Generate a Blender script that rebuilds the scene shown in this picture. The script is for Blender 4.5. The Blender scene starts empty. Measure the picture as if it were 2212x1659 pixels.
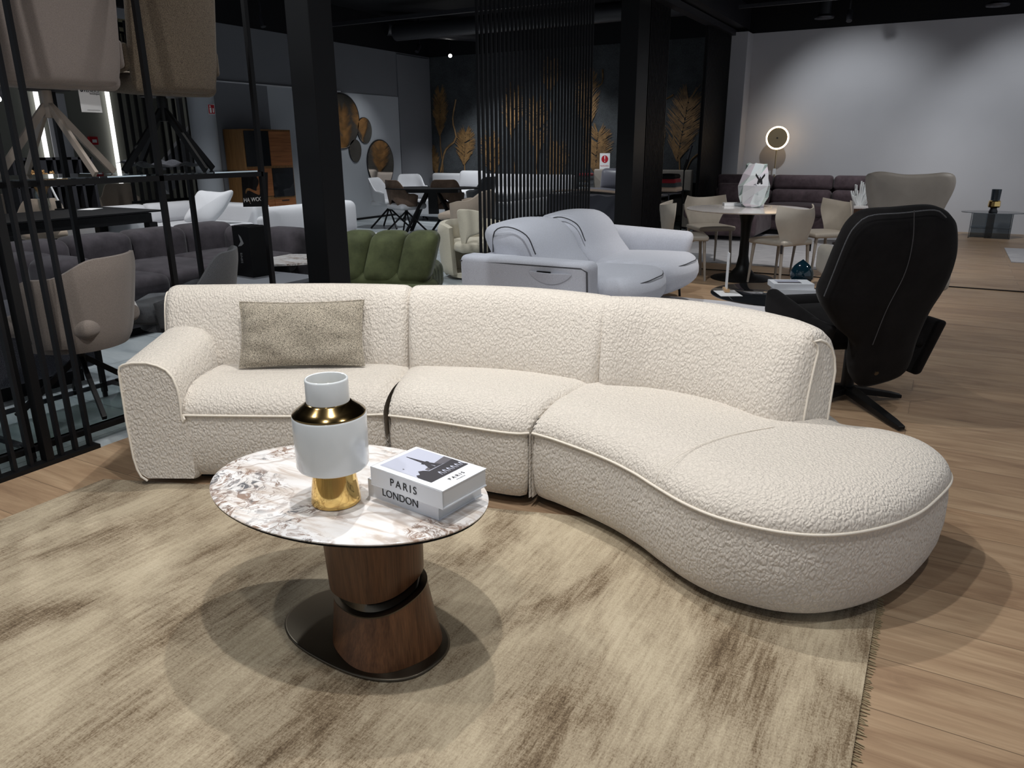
import bpy, bmesh, math, random
from mathutils import Vector, Matrix, Euler
random.seed(7)
PI = math.pi
scene = bpy.context.scene
COL = scene.collection

# ------------------------------------------------------------------ camera
CAM_H = 1.40
FOC, PITCH, ROLL, YAW = 1620.99, 0.30657, -0.006278, -0.511296   # focal in px of a 2212 wide frame
def _axes():
    cy, sy = math.cos(YAW), math.sin(YAW); cp, sp = math.cos(PITCH), math.sin(PITCH)
    f = Vector((sy*cp, cy*cp, -sp)); r = Vector((cy, -sy, 0)); u = r.cross(f)
    r2 = math.cos(ROLL)*r + math.sin(ROLL)*u; u2 = -math.sin(ROLL)*r + math.cos(ROLL)*u
    return r2, u2, f
RT, UP, FW = _axes()
cam_d = bpy.data.cameras.new('camera'); cam = bpy.data.objects.new('camera', cam_d); COL.objects.link(cam)
cam_d.sensor_fit = 'HORIZONTAL'; cam_d.sensor_width = 36; cam_d.lens = 36*FOC/2212
cam_d.clip_start = 0.05; cam_d.clip_end = 100
cam.matrix_world = Matrix(((RT.x, UP.x, -FW.x, 0), (RT.y, UP.y, -FW.y, 0), (RT.z, UP.z, -FW.z, CAM_H), (0, 0, 0, 1)))
scene.camera = cam
def _ray(x, y): return RT*((x-1106)/FOC) - UP*((y-829.5)/FOC) + FW
def fl(x, y, z=0.0):            # measured point of the photo at height z
    d = _ray(x, y); t = (z-CAM_H)/d.z; return Vector((d.x*t, d.y*t, z))
def onY(x, y, Y):
    d = _ray(x, y); t = Y/d.y; return Vector((d.x*t, Y, CAM_H+d.z*t))
def onX(x, y, X):
    d = _ray(x, y); t = X/d.x; return Vector((X, d.y*t, CAM_H+d.z*t))

# ------------------------------------------------------------------ view and light
vs = scene.view_settings
vs.view_transform = 'Standard'; vs.look = 'None'; vs.gamma = 1; vs.use_curve_mapping = False; vs.exposure = 0.0
world = bpy.data.worlds.new('world'); scene.world = world; world.use_nodes = True
world.node_tree.nodes['Background'].inputs[0].default_value = (0.80, 0.88, 1.0, 1)
world.node_tree.nodes['Background'].inputs[1].default_value = 0.42
def spot(loc, target, power, deg=90, blend=.5, rad=.035, col=(1, .965, .92)):
    d = bpy.data.lights.new('spotlight', 'SPOT'); d.energy = power; d.spot_size = math.radians(deg)
    d.spot_blend = blend; d.shadow_soft_size = rad; d.color = col
    o = bpy.data.objects.new('spotlight', d); COL.objects.link(o); o.location = loc
    o.rotation_euler = (Vector(target)-Vector(loc)).to_track_quat('-Z', 'Y').to_euler()
    return o
LC = (1, .985, .965)
# track spots over the cream sofa, then weaker spots added as fill
spot((-1.15, 1.45, 3.25), (-1.3, 1.6, 0), 150, 112, .5, .03, LC)
spot((-1.75, 2.75, 3.25), (-1.2, 2.0, 0), 160, 112, .5, .03, LC)
spot((-0.9, 0.3, 3.25), (-1.3, 1.9, 0), 75, 110, .5, .05, LC)  # first of the weaker spots added only to fill the shadows
spot((-2.6, 0.9, 3.25), (-2.2, 2.2, 0), 70, 110, .5, .05, LC)
spot((0.6, 1.6, 3.25), (0.3, 2.6, 0), 75, 110, .5, .05, LC)
# middle and far areas
CC = (.93, .97, 1)
spot((-2.1, 5.4, 3.25), (-2.5, 6.1, 0), 150, 95, .6, .04, CC)
spot((-1.4, 7.6, 3.25), (-1.7, 8.6, 0), 190, 100, .6, .04, (1, .95, .9))
spot((-0.2, 11.0, 3.25), (-0.4, 12, 0), 150, 110, .6, .04, LC)
spot((1.4, 6.5, 3.25), (.9, 7.2, 0), 110, 120, .6, .04, LC)
spot((-2.0, 12.3, 3.25), (-1.5, 14.7, 1.4), 130, 80, .8, .04, CC)
spot((0.7, 12.3, 3.25), (1.1, 14.7, 1.3), 110, 80, .8, .04, CC)
spot((-5.2, 4.6, 3.25), (-5.3, 5.0, 0), 170, 115, .6, .05, CC)
spot((-5.6, 7.8, 3.25), (-5.8, 8.2, 0), 190, 115, .6, .05, CC)
spot((-7.8, 6.3, 3.25), (-8.2, 6.9, 0), 210, 105, .6, .05, CC)
spot((-7.9, 10.8, 3.25), (-8.0, 10.9, 0), 210, 100, .6, .05, CC)
spot((-8.7, 11.9, 3.2), (-10.28, 12.1, 1.2), 70, 55, .9, .05, CC)
spot((-8.6, 13.0, 3.25), (-8.3, 13.9, .5), 230, 95, .6, .05, CC)
spot((-5.4, 12.6, 3.25), (-5.3, 13.9, .4), 60, 95, .6, .05, CC)
spot((-8.3, 4.6, 3.25), (-8.6, 4.9, 0), 150, 110, .6, .05, LC)
spot((-4.7, 2.3, 3.6), (-4.5, 2.6, 0), 170, 120, .6, .05, CC)
spot((-2.9, 3.9, 3.6), (-3.8, 2.7, .8), 60, 70, .7, .05, LC)
spot((-6.6, 13.0, 3.5), (-7.3, 14.2, .6), 160, 90, .6, .05, CC)

# ------------------------------------------------------------------ materials
def lin(c):
    c = c/255 if c > 1 else c
    return c/12.92 if c <= .04045 else ((c+.055)/1.055)**2.4
def rgb(r, g, b): return (lin(r), lin(g), lin(b), 1)
def new_mat(name, col, rough=.5, metal=0, spec=.5, **kw):
    m = bpy.data.materials.new(name); m.use_nodes = True
    b = m.node_tree.nodes['Principled BSDF']
    b.inputs['Base Color'].default_value = col; b.inputs['Roughness'].default_value = rough
    b.inputs['Metallic'].default_value = metal; b.inputs['Specular IOR Level'].default_value = spec
    for k, v in kw.items(): b.inputs[k.replace('_', ' ')].default_value = v
    return m
class NT:                                     # tiny node helper
    def __init__(s, m): s.t = m.node_tree; s.b = s.t.nodes['Principled BSDF']; s.tc = s.n('ShaderNodeTexCoord')
    def n(s, k, **kw):
        o = s.t.nodes.new(k)
        for a, v in kw.items():
            if a.startswith('i_'):
                key = a[2:].replace('_', ' ')
                o.inputs[int(key) if key.isdigit() else key].default_value = v
            else: setattr(o, a, v)
        return o
    def l(s, a, b): s.t.links.new(a, b)
    def coord(s, scale=(1, 1, 1), rot=(0, 0, 0), src='Object'):
        m = s.n('ShaderNodeMapping'); m.inputs['Scale'].default_value = scale; m.inputs['Rotation'].default_value = rot
        s.l(s.tc.outputs[src], m.inputs['Vector']); return m.outputs[0]
    def noise(s, vec, scale, detail=3, rough=.5, dist=0):
        o = s.n('ShaderNodeTexNoise', i_Scale=scale, i_Detail=detail, i_Roughness=rough, i_Distortion=dist)
        s.l(vec, o.inputs['Vector']); return o.outputs[0]
    def ramp(s, fac, stops):
        o = s.n('ShaderNodeValToRGB'); r = o.color_ramp
        while len(r.elements) < len(stops): r.elements.new(.5)
        for e, (p, c) in zip(r.elements, stops):
            e.position = p; e.color = c if len(c) == 4 else (*c, 1)
        s.l(fac, o.inputs[0]); return o.outputs[0]
    def mix(s, fac, a, b, mode='MIX'):
        o = s.n('ShaderNodeMix', data_type='RGBA', blend_type=mode)
        for sock, v in ((o.inputs[0], fac), (o.inputs[6], a), (o.inputs[7], b)):
            if hasattr(v, 'is_output'): s.l(v, sock)
            else: sock.default_value = v
        return o.outputs[2]
    def math(s, op, a, b=0):
        o = s.n('ShaderNodeMath', operation=op)
        for sock, v in ((o.inputs[0], a), (o.inputs[1], b)):
            if hasattr(v, 'is_output'): s.l(v, sock)
            else: sock.default_value = v
        return o.outputs[0]
    def bump(s, h, strength=.5, dist=.004):
        o = s.n('ShaderNodeBump', i_Strength=strength, i_Distance=dist)
        s.l(h, o.inputs['Height']); s.l(o.outputs[0], s.b.inputs['Normal'])
    def color(s, c): s.l(c, s.b.inputs['Base Color'])
    def rough(s, c): s.l(c, s.b.inputs['Roughness'])
def sc(c, k): return (c[0]*k, c[1]*k, c[2]*k, 1)

def fabric(name, col, scale=350, var=.25, bump=.4, dist=.0015, rough=.95, weave=False, sheen=.2):
    m = new_mat(name, col, rough, spec=.15, Sheen_Weight=sheen); t = NT(m)
    v = t.coord(); a = t.noise(v, scale, 2, .6)
    if weave:
        w1 = t.noise(t.coord((1, 1, 14)), scale*.5, 1); w2 = t.noise(t.coord((14, 14, 1)), scale*.22, 1)
        a = t.math('MULTIPLY', t.math('ADD', w1, w2), .5)
    t.color(t.ramp(a, [(.3, sc(col, 1-var)), (.7, sc(col, 1+var))])); t.bump(a, bump, dist); return m
def crinkle(name, col, scale=92, strength=.8):                      # wrinkled chenille of the cream sofa
    m = new_mat(name, col, .9, spec=.2, Sheen_Weight=.25); t = NT(m)
    v = t.coord((1, 1, .62)); d = t.n('ShaderNodeTexNoise', i_Scale=scale*.6, i_Detail=1); t.l(v, d.inputs[0])
    vv = t.n('ShaderNodeVectorMath', operation='MULTIPLY_ADD'); vv.inputs[1].default_value = (.014,)*3
    t.l(d.outputs['Color'], vv.inputs[0]); t.l(v, vv.inputs[2])
    vo = t.n('ShaderNodeTexVoronoi', feature='SMOOTH_F1', i_Scale=scale*1.25, i_Smoothness=.25); t.l(vv.outputs[0], vo.inputs['Vector'])
    h = t.math('SUBTRACT', 1, vo.outputs[0]); fine = t.noise(v, 600, 1)
    h2 = t.math('ADD', h, t.math('MULTIPLY', fine, .12))
    t.color(t.ramp(h, [(.35, sc(col, .90)), (.75, sc(col, 1.03))])); t.bump(h2, strength, .006); return m
def velvet(name, col, rough=.8):
    m = new_mat(name, col, rough, spec=.12, Sheen_Weight=.18, Sheen_Roughness=.4); t = NT(m)
    a = t.noise(t.coord(), 7, 5, .65); t.color(t.ramp(a, [(.3, sc(col, .7)), (.7, sc(col, 1.35))]))
    t.bump(t.noise(t.coord(), 500, 1), .2, .001); return m
def leather(name, col, rough=.42):
    m = new_mat(name, col, rough, spec=.4); t = NT(m)
    t.bump(t.noise(t.coord(), 260, 3), .15, .001)
    t.color(t.ramp(t.noise(t.coord(), 9, 3), [(.3, sc(col, .93)), (.7, sc(col, 1.05))])); return m
def wood(name, c1, c2, scale=1.0, axis='Z', rough=.4):
    m = new_mat(name, c1, rough, spec=.4); t = NT(m)
    s = {'X': (1.2, 22, 22), 'Y': (22, 1.2, 22), 'Z': (22, 22, 1.2)}[axis]
    a = t.noise(t.coord(tuple(k*scale for k in s)), 1.6, 6, .6, .6)
    s2 = {'X': (2, 120, 120), 'Y': (120, 2, 120), 'Z': (120, 120, 2)}[axis]
    b = t.noise(t.coord(tuple(k*scale for k in s2)), 2, 2)
    t.color(t.mix(.3, t.ramp(a, [(.32, c1), (.68, c2)]), t.ramp(b, [(.35, sc(c1, .6)), (.65, c2)]), 'MIX')); t.bump(b, .08, .001); return m
def metal(name, col, rough=.3):
    m = new_mat(name, col, rough, 1); return m
def paint(name, col, rough=.7):
    m = new_mat(name, col, rough, spec=.25); t = NT(m); t.bump(t.noise(t.coord(), 90, 3), .08, .002)
    t.color(t.ramp(t.noise(t.coord(), 1.3, 3), [(.3, sc(col, .97)), (.7, sc(col, 1.03))])); return m
def glass(name, col, alpha_rough=.02):
    return new_mat(name, col, alpha_rough, 0, .5, Transmission_Weight=1.0, IOR=1.45)
def emis(name, col, strength):
    m = new_mat(name, col, .5); b = m.node_tree.nodes['Principled BSDF']
    b.inputs['Emission Color'].default_value = col; b.inputs['Emission Strength'].default_value = strength; return m

M = {}
M['cream'] = crinkle('cream_chenille', (.66, .605, .535, 1))
M['cream_pipe'] = fabric('cream_piping', (.74, .68, .59, 1), 500, .08, .1)
M['black'] = new_mat('black_powder_coat', (.0045, .0045, .005, 1), .45, spec=.22); NT(M['black']).bump(NT(M['black']).noise(NT(M['black']).coord(), 500, 1), .05, .0005)
M['blackmatte'] = paint('black_matte', (.005, .005, .006, 1), .8)
M['slat'] = new_mat('black_slat', (.006, .006, .007, 1), .5, spec=.2)
M['darkmetal'] = metal('brushed_gunmetal', (.115, .098, .075, 1), .36)
M['gold'] = metal('polished_gold', (.80, .55, .20, 1), .07)
M['bronze_glaze'] = metal('dark_gold_glaze', (.23, .16, .07, 1), .16)
M['white_gloss'] = new_mat('white_glaze', (.74, .77, .78, 1), .12, spec=.5, Coat_Weight=.3)
M['book'] = new_mat('white_cover', (.80, .82, .86, 1), .35)
M['page'] = new_mat('book_pages', (.72, .72, .72, 1), .8)
M['ink'] = new_mat('black_ink', (.01, .01, .012, 1), .5)
M['grey_ink'] = new_mat('grey_ink', (.2, .2, .2, 1), .5)
M['red'] = new_mat('sign_red', (.45, .01, .02, 1), .4)
M['white'] = new_mat('white_card', (.8, .8, .8, 1), .5)
M['pillow'] = fabric('taupe_pillow_weave', (.30, .265, .21, 1), 230, .75, .6)
M['wall_white'] = paint('wall_white', (.50, .50, .525, 1)); M['wall_grey'] = paint('wall_grey', (.155, .16, .175, 1))
M['panel_grey'] = paint('panel_pale_grey', (.36, .375, .40, 1))
M['wall_green'] = paint('wall_green_grey', (.22, .22, .19, 1)); M['wall_cream'] = paint('wall_cream', (.62, .56, .36, 1))
M['ceil'] = paint('ceiling_black', (.006, .006, .008, 1)); M['duct'] = new_mat('duct_black', (.014, .014, .018, 1), .45)
M['walnut'] = wood('walnut', (.060, .022, .008, 1), (.165, .070, .028, 1), 1, 'Z', .38)
M['walnut_x'] = wood('walnut_horizontal', (.16, .05, .015, 1), (.36, .14, .05, 1), 1, 'Y', .38)
M['oakside'] = wood('oak_side', (.16, .075, .025, 1), (.27, .14, .05, 1), 1, 'Z', .4)
M['leather'] = leather('taupe_leather', (.36, .33, .285, 1)); M['leather_d'] = leather('grey_taupe_leather', (.30, .27, .235, 1), .5)
M['vel_black'] = velvet('black_velvet', (.0065, .006, .0065, 1)); M['vel_black'].node_tree.nodes['Principled BSDF'].inputs['Sheen Weight'].default_value = .05; M['vel_grey'] = velvet('grey_velvet', (.060, .052, .058, 1))
M['vel_brown'] = velvet('brown_suede', (.13, .088, .065, 1)); M['vel_plum'] = velvet('plum_grey_suede', (.085, .062, .070, 1))
M['green'] = velvet('olive_velvet', (.075, .085, .038, 1), .7)
M['fab_lgrey'] = fabric('light_grey_weave', (.50, .51, .56, 1), 330, .22, .3)
M['fab_pipe'] = new_mat('charcoal_piping', (.05, .05, .055, 1), .8)
M['fab_white'] = fabric('off_white_weave', (.56, .56, .58, 1), 300, .08, .2, weave=True)
M['boucle'] = fabric('brown_boucle', (.15, .118, .085, 1), 260, .55, .9, .003)
M['fab_taupe'] = fabric('pale_taupe_weave', (.26, .22, .20, 1), 420, .35, .5, weave=True)
M['fab_taupe2'] = fabric('taupe_weave', (.19, .16, .14, 1), 420, .3, .4)
M['fab_char'] = fabric('charcoal_weave', (.065, .068, .075, 1), 420, .5, .4)
M['fab_char2'] = fabric('dark_tweed', (.045, .045, .055, 1), 200, .7, .4)
M['fab_cream'] = fabric('cream_boucle', (.58, .53, .42, 1), 300, .15, .8, .003)
M['fab_beige'] = fabric('beige_boucle', (.42, .34, .27, 1), 300, .15, .6, .003)
M['stone_w'] = new_mat('white_marble_top', (.62, .60, .59, 1), .08)
M['glass'] = glass('clear_glass', (.85, .93, .92, 1)); M['smoke'] = glass('smoked_glass', (.16, .19, .21, 1)); M['blackglass'] = new_mat('black_glass', (.012, .013, .015, 1), .04)
M['teal'] = new_mat('dark_teal_glass', (.004, .02, .032, 1), .05, Coat_Weight=.5)
M['led'] = emis('led_strip', (1, 1, 1, 1), 1.6); M['ring'] = emis('warm_ring', (1, .72, .42, 1), 9)
M['bulb'] = emis('lamp_face', (1, .97, .92, 1), 25)
M['oak'] = wood('pale_oak', (.42, .25, .12, 1), (.6, .4, .22, 1), 1, 'X')
def _mk():
    # oak plank floor
    m = new_mat('oak_planks', (.4, .25, .13, 1), .38, spec=.4); t = NT(m)
    v = t.coord()
    br = t.n('ShaderNodeTexBrick', offset=.37, i_Scale=1.0); br.inputs['Mortar Size'].default_value = .0016
    br.inputs['Brick Width'].default_value = 1.28; br.inputs['Row Height'].default_value = .232
    br.inputs['Color1'].default_value = (0, 0, 0, 1); br.inputs['Color2'].default_value = (1, 1, 1, 1); br.inputs['Mortar'].default_value = (.5, .5, .5, 1)
    t.l(v, br.inputs['Vector'])
    off = t.n('ShaderNodeVectorMath', operation='MULTIPLY_ADD'); off.inputs[1].default_value = (7, 3, 5)
    t.l(br.outputs['Color'], off.inputs[0]); t.l(v, off.inputs[2])
    mp = t.n('ShaderNodeMapping'); mp.inputs['Scale'].default_value = (1.0, 7.5, 1); t.l(off.outputs[0], mp.inputs[0])
    g = t.noise(mp.outputs[0], 1.5, 6, .62, 1.1)
    mp2 = t.n('ShaderNodeMapping'); mp2.inputs['Scale'].default_value = (3, 90, 1); t.l(off.outputs[0], mp2.inputs[0])
    g2 = t.noise(mp2.outputs[0], 1.6, 3)
    base = t.ramp(g, [(.24, (.215, .140, .090)), (.40, (.335, .225, .140)), (.56, (.425, .300, .190)), (.76, (.50, .37, .245))])
    tint = t.ramp(br.outputs['Color'], [(0, (.86, .83, .82)), (.5, (1, 1, 1)), (1, (.97, .93, .90))])
    c = t.mix(1.0, base, tint, 'MULTIPLY'); c = t.mix(.35, c, t.ramp(g2, [(.35, (.62, .6, .58)), (.65, (1, 1, 1))]), 'MULTIPLY')
    c = t.mix(br.outputs['Fac'], c, (.16, .11, .07, 1)); t.color(c)
    t.bump(g2, .06, .001); M['planks'] = m
    # polished grey concrete
    m = new_mat('grey_stone_floor', (.4, .42, .44, 1), .28); t = NT(m)
    a = t.noise(t.coord((.8, 2.4, 1), (0, 0, .5)), 1.6, 6, .6, .8)
    br = t.n('ShaderNodeTexBrick', offset=0, i_Scale=1.0); br.inputs['Mortar Size'].default_value = .003
    br.inputs['Brick Width'].default_value = 1.2; br.inputs['Row Height'].default_value = 1.2; t.l(t.coord(), br.inputs['Vector'])
    c = t.ramp(a, [(.3, (.22, .25, .27)), (.5, (.40, .44, .46)), (.7, (.56, .59, .60))]); c = t.mix(br.outputs['Fac'], c, (.12, .13, .14, 1)); t.color(c)
    M['stone'] = m
    # silky distressed rug
    m = new_mat('distressed_rug', (.4, .33, .2, 1), .75, spec=.25, Sheen_Weight=.5, Sheen_Roughness=.3); t = NT(m)
    ang = (0, 0, 0)
    big = t.noise(t.coord((1.5, .62, 1), ang), 2.3, 6, .62, .5); streak = t.noise(t.coord((26, 2.2, 1), ang), 2.6, 5, .7, .3)
    cross = t.noise(t.coord((5, 60, 1), ang), 3.0, 3, .6); fine = t.noise(t.coord((1, .5, 1)), 260, 2, .7)
    s = t.math('ADD', t.math('MULTIPLY', big, .52), t.math('ADD', t.math('MULTIPLY', streak, .26), t.math('ADD', t.math('MULTIPLY', fine, .21), t.math('MULTIPLY', cross, .10))))
    c = t.ramp(s, [(.42, (.085, .056, .030)), (.475, (.19, .138, .084)), (.53, (.325, .262, .178)), (.61, (.45, .375, .262)), (.72, (.55, .475, .345))])
    t.color(c); t.bump(t.math('ADD', t.math('MULTIPLY', fine, .6), streak), .35, .004); M['rug'] = m
    m = new_mat('pale_rug', (.5, .5, .52, 1), .95); t = NT(m)
    a = t.noise(t.coord((2, 22, 1)), 2, 5, .65); t.color(t.ramp(a, [(.35, (.34, .34, .37)), (.65, (.60, .60, .62))])); t.bump(a, .2, .003); M['rug_pale'] = m
    # veined stone of the coffee table
    m = new_mat('veined_stone', (.8, .78, .76, 1), .07, spec=.5); t = NT(m)
    v = t.coord((1, 1, 1), (0, 0, .25))
    w = t.n('ShaderNodeTexNoise', i_Scale=3.0, i_Detail=4); t.l(v, w.inputs[0])
    vv = t.n('ShaderNodeVectorMath', operation='MULTIPLY_ADD'); vv.inputs[1].default_value = (.35,)*3; t.l(w.outputs['Color'], vv.inputs[0]); t.l(v, vv.inputs[2])
    big = t.noise(vv.outputs[0], 3.4, 3, .5, .4); grain = t.noise(vv.outputs[0], 26, 6, .75, 1.2)
    patch = t.ramp(big, [(.49, (0, 0, 0)), (.56, (1, 1, 1))])
    spk = t.ramp(grain, [(.44, (1, 1, 1)), (.52, (0, 0, 0))])
    msk = t.mix(1.0, patch, spk, 'MULTIPLY')
    tone = t.ramp(t.noise(vv.outputs[0], 9, 3), [(.4, (.20, .135, .10)), (.5, (.36, .26, .21)), (.62, (.16, .16, .17))])
    basec = t.ramp(t.noise(t.coord((2, 9, 1), (0, 0, .7)), 2.5, 5, .6, .8), [(.35, (.60, .52, .46)), (.5, (.80, .77, .75)), (.65, (.84, .83, .83))])
    vein = t.n('ShaderNodeTexWave', wave_type='BANDS', i_Scale=1.3, i_Distortion=14, i_Detail=4); vein.inputs['Detail Scale'].default_value = 1.6; t.l(t.coord((1, 1, 1), (0, 0, 1.1)), vein.inputs[0])
    vm = t.ramp(vein.outputs[1], [(0, (1, 1, 1)), (.035, (0, 0, 0))])
    c = t.mix(t.math('MULTIPLY', vm, .55), basec, (.38, .30, .25, 1)); c = t.mix(msk, c, tone); t.color(c); M['stone_top'] = m
    m = new_mat('mural_ground', (.03, .036, .042, 1), .75); t = NT(m)
    a = t.noise(t.coord(), 1.6, 6, .7); b = t.noise(t.coord(), 40, 3, .8)
    t.color(t.mix(.3, t.ramp(a, [(.35, (.012, .014, .017)), (.7, (.060, .068, .074))]), t.ramp(b, [(.4, (.01, .012, .014)), (.7, (.09, .1, .105))]))); M['mural'] = m
    m = new_mat('mural_bronze', (.22, .11, .03, 1), .55, .2); t = NT(m)
    t.color(t.ramp(t.noise(t.coord(), 5, 4, .7), [(.3, (.085, .050, .020)), (.7, (.30, .17, .065))])); M['mural_gold'] = m
    # pearly facets
    m = new_mat('pearl_glass', (.72, .78, .80, 1), .06, .15, .8, Coat_Weight=1.0); t = NT(m)
    lw = t.n('ShaderNodeLayerWeight', i_Blend=.4); t.color(t.ramp(lw.outputs[1], [(0, (.70, .78, .80)), (.35, (.80, .72, .82)), (.6, (.62, .82, .76)), (1, (.9, .9, .95))])); M['pearl'] = m
_mk()
M['thread'] = new_mat('rug_fringe', (.34, .27, .16, 1), .9)
M['mirror'] = metal('bronze_mirror', (.42, .36, .30, 1), .05)
M['tile_ph'] = new_mat('photo_sky', (.50, .52, .62, 1), .4); M['ph_dark'] = new_mat('photo_dark', (.035, .033, .04, 1), .5); M['ph_mid'] = new_mat('photo_mid', (.11, .105, .12, 1), .5)
M['tan'] = new_mat('tan_steel', (.36, .30, .25, 1), .45); M['brass'] = metal('brass', (.55, .42, .25, 1), .3)
M['dried'] = new_mat('dried_flowers', (.42, .25, .10, 1), .9)
M['silver'] = metal('silver_steel', (.5, .5, .5, 1), .25)

# ------------------------------------------------------------------ geometry
class MB:
    def __init__(s): s.v = []; s.f = []
    def add(s, vs, fs):
        n = len(s.v); s.v += [Vector(p) for p in vs]; s.f += [tuple(i+n for i in f) for f in fs]; return s
    def box(s, c, d, rot=0, R=None):
        x, y, z = d[0]/2, d[1]/2, d[2]/2
        vs = [Vector((a*x, b*y, e*z)) for a in (-1, 1) for b in (-1, 1) for e in (-1, 1)]
        m = R if R is not None else Matrix.Rotation(rot, 3, 'Z')
        return s.add([m @ p + Vector(c) for p in vs], [(0, 1, 3, 2), (4, 6, 7, 5), (0, 4, 5, 1), (2, 3, 7, 6), (0, 2, 6, 4), (1, 5, 7, 3)])
    def bar(s, a, b, w, h=None, up=(0, 0, 1)):                          # square bar from a to b
        a, b = Vector(a), Vector(b); d = (b-a); L = d.length; d.normalize(); h = h or w
        u = Vector(up)
        if abs(d.dot(u)) > .98: u = Vector((1, 0, 0))
        x = d.cross(u).normalized(); y = x.cross(d)
        vs = [p + x*(i*w/2) + y*(j*h/2) for p in (a, b) for i, j in ((-1, -1), (1, -1), (1, 1), (-1, 1))]
        return s.add(vs, [(3, 2, 1, 0), (4, 5, 6, 7), (0, 1, 5, 4), (1, 2, 6, 5), (2, 3, 7, 6), (3, 0, 4, 7)])
    def tube(s, pts, r, n=8, closed=False, cap=True):
        pts = [Vector(p) for p in pts]; m = len(pts); rs = r if isinstance(r, (list, tuple)) else [r]*m
        rings = []; prev = None
        for i, p in enumerate(pts):
            if closed: d = pts[(i+1) % m]-pts[i-1]
            else: d = pts[min(i+1, m-1)]-pts[max(i-1, 0)]
            d.normalize()
            if prev is None:
                u = Vector((0, 0, 1)) if abs(d.z) < .9 else Vector((1, 0, 0)); x = d.cross(u).normalized()
            else: x = (prev - d*prev.dot(d)).normalized()
            prev = x; y = d.cross(x)
            rings.append([p + (x*math.cos(2*PI*k/n)+y*math.sin(2*PI*k/n))*rs[i] for k in range(n)])
        return s.loft(rings, closed, cap)
    def loft(s, rings, closed=False, cap=True):
        n = len(rings[0]); vs = [p for r in rings for p in r]; fs = []; m = len(rings)
        for i in range(m if closed else m-1):
            a, b = i*n, ((i+1) % m)*n
            for k in range(n): fs.append((a+k, a+(k+1) % n, b+(k+1) % n, b+k))
        if cap and not closed: fs += [tuple(reversed(range(n))), tuple(range((m-1)*n, m*n))]
        return s.add(vs, fs)
    def cyl(s, c, r, h, n=24, r2=None):
        c = Vector(c); r2 = r if r2 is None else r2
        return s.loft([[c+Vector((q*math.cos(2*PI*k/n), q*math.sin(2*PI*k/n), z)) for k in range(n)] for q, z in ((r, 0), (r2, h))])
    def lathe(s, c, prof, n=48, fx=None):
        c = Vector(c); return s.loft([[c+Vector((r*math.cos(2*PI*k/n), r*math.sin(2*PI*k/n), z)) for k in range(n)] for r, z in prof])
    def prism(s, poly, z0, z1):
        return s.loft([[Vector((p[0], p[1], z)) for p in poly] for z in (z0, z1)])
    def grid(s, P, flip=False):                                         # P[i][j] of vectors
        n, m = len(P), len(P[0]); vs = [p for r in P for p in r]; fs = []
        for i in range(n-1):
            for j in range(m-1):
                f = (i*m+j, (i+1)*m+j, (i+1)*m+j+1, i*m+j+1); fs.append(f[::-1] if flip else f)
        return s.add(vs, fs)
    def sheet(s, fn, nu, nv, th):                                       # thick curved sheet fn(u,v), u,v in 0..1
        P = [[Vector(fn(i/nu, j/nv)) for j in range(nv+1)] for i in range(nu+1)]; Q = []
        for i in range(nu+1):
            row = []
            for j in range(nv+1):
                du = P[min(i+1, nu)][j]-P[max(i-1, 0)][j]; dv = P[i][min(j+1, nv)]-P[i][max(j-1, 0)]
                nn = du.cross(dv); nn = nn.normalized() if nn.length > 1e-9 else Vector((0, 0, 1))
                e = min(i/nu, 1-i/nu, 1)*nu; e2 = min(j/nv, 1-j/nv)*nv
                q = min(e, e2); k = .45 if q < .5 else (.85 if q < 1.5 else 1)
                row.append(nn*th/2*k)
            Q.append(row)
        A = [[P[i][j]+Q[i][j] for j in range(nv+1)] for i in range(nu+1)]; B = [[P[i][j]-Q[i][j] for j in range(nv+1)] for i in range(nu+1)]
        s.grid(A); s.grid(B, True)
        ia = [(i, 0) for i in range(nu)]+[(nu, j) for j in range(nv)]+[(i, nv) for i in range(nu, 0, -1)]+[(0, j) for j in range(nv, 0, -1)]
        n = len(ia); vs = [A[i][j] for i, j in ia]+[B[i][j] for i, j in ia]
        return s.add(vs, [(k, k+n, (k+1) % n+n, (k+1) % n) for k in range(n)])
    def rbox(s, c, d, r=.03, n=10, puff=(0, 0, 0), warp=None, R=None):   # soft rounded box
        r = min(r, min(d)/2*.999); c = Vector(c); bm = bmesh.new(); h = [k/2 for k in d]
        ts = []
        for hk in h:
            a = [-1+ (r/hk)*(1-math.cos(PI/2*i/3))*1.0 for i in range(3)]
            a = [-hk+r*(1-math.cos(PI/2*i/3)) for i in range(3)]
            a = [-hk+r*i/3 for i in range(3)]
            mid = [(-hk+r)+(2*(hk-r))*i/n for i in range(n+1)]
            ts.append(a+mid+[-q for q in reversed(a)])
        def sph(p):
            q = [max(-(h[k]-r), min(h[k]-r, p[k])) for k in range(3)]
            dd = Vector([p[k]-q[k] for k in range(3)]); L = dd.length
            if L > 1e-9:
                mx = max(abs(dd[k]) for k in range(3)); 
                dd = dd/L*mx
            P = Vector(q)+dd; t = [P[k]/h[k] for k in range(3)]
            for k in range(3):
                if puff[k]:
                    a, b = t[(k+1) % 3], t[(k+2) % 3]
                    P[k] += puff[k]*t[k]*max(0, 1-a*a)*max(0, 1-b*b)
            if warp: P = Vector(warp(P, t))
            if R is not None: P = R @ P
            return P+c
        for ax in range(3):
            b_, c_ = (ax+1) % 3, (ax+2) % 3
            for sg in (-1, 1):
                G = []
                for u in ts[b_]:
                    row = []
                    for v in ts[c_]:
                        p = [0, 0, 0]; p[ax] = sg*h[ax]; p[b_] = u; p[c_] = v; row.append(sph(p))
                    G.append(row)
                s.grid(G, sg < 0)
        bm.free(); return s
    def xf(s, Mx):
        s.v = [Mx @ p for p in s.v]; return s
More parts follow.
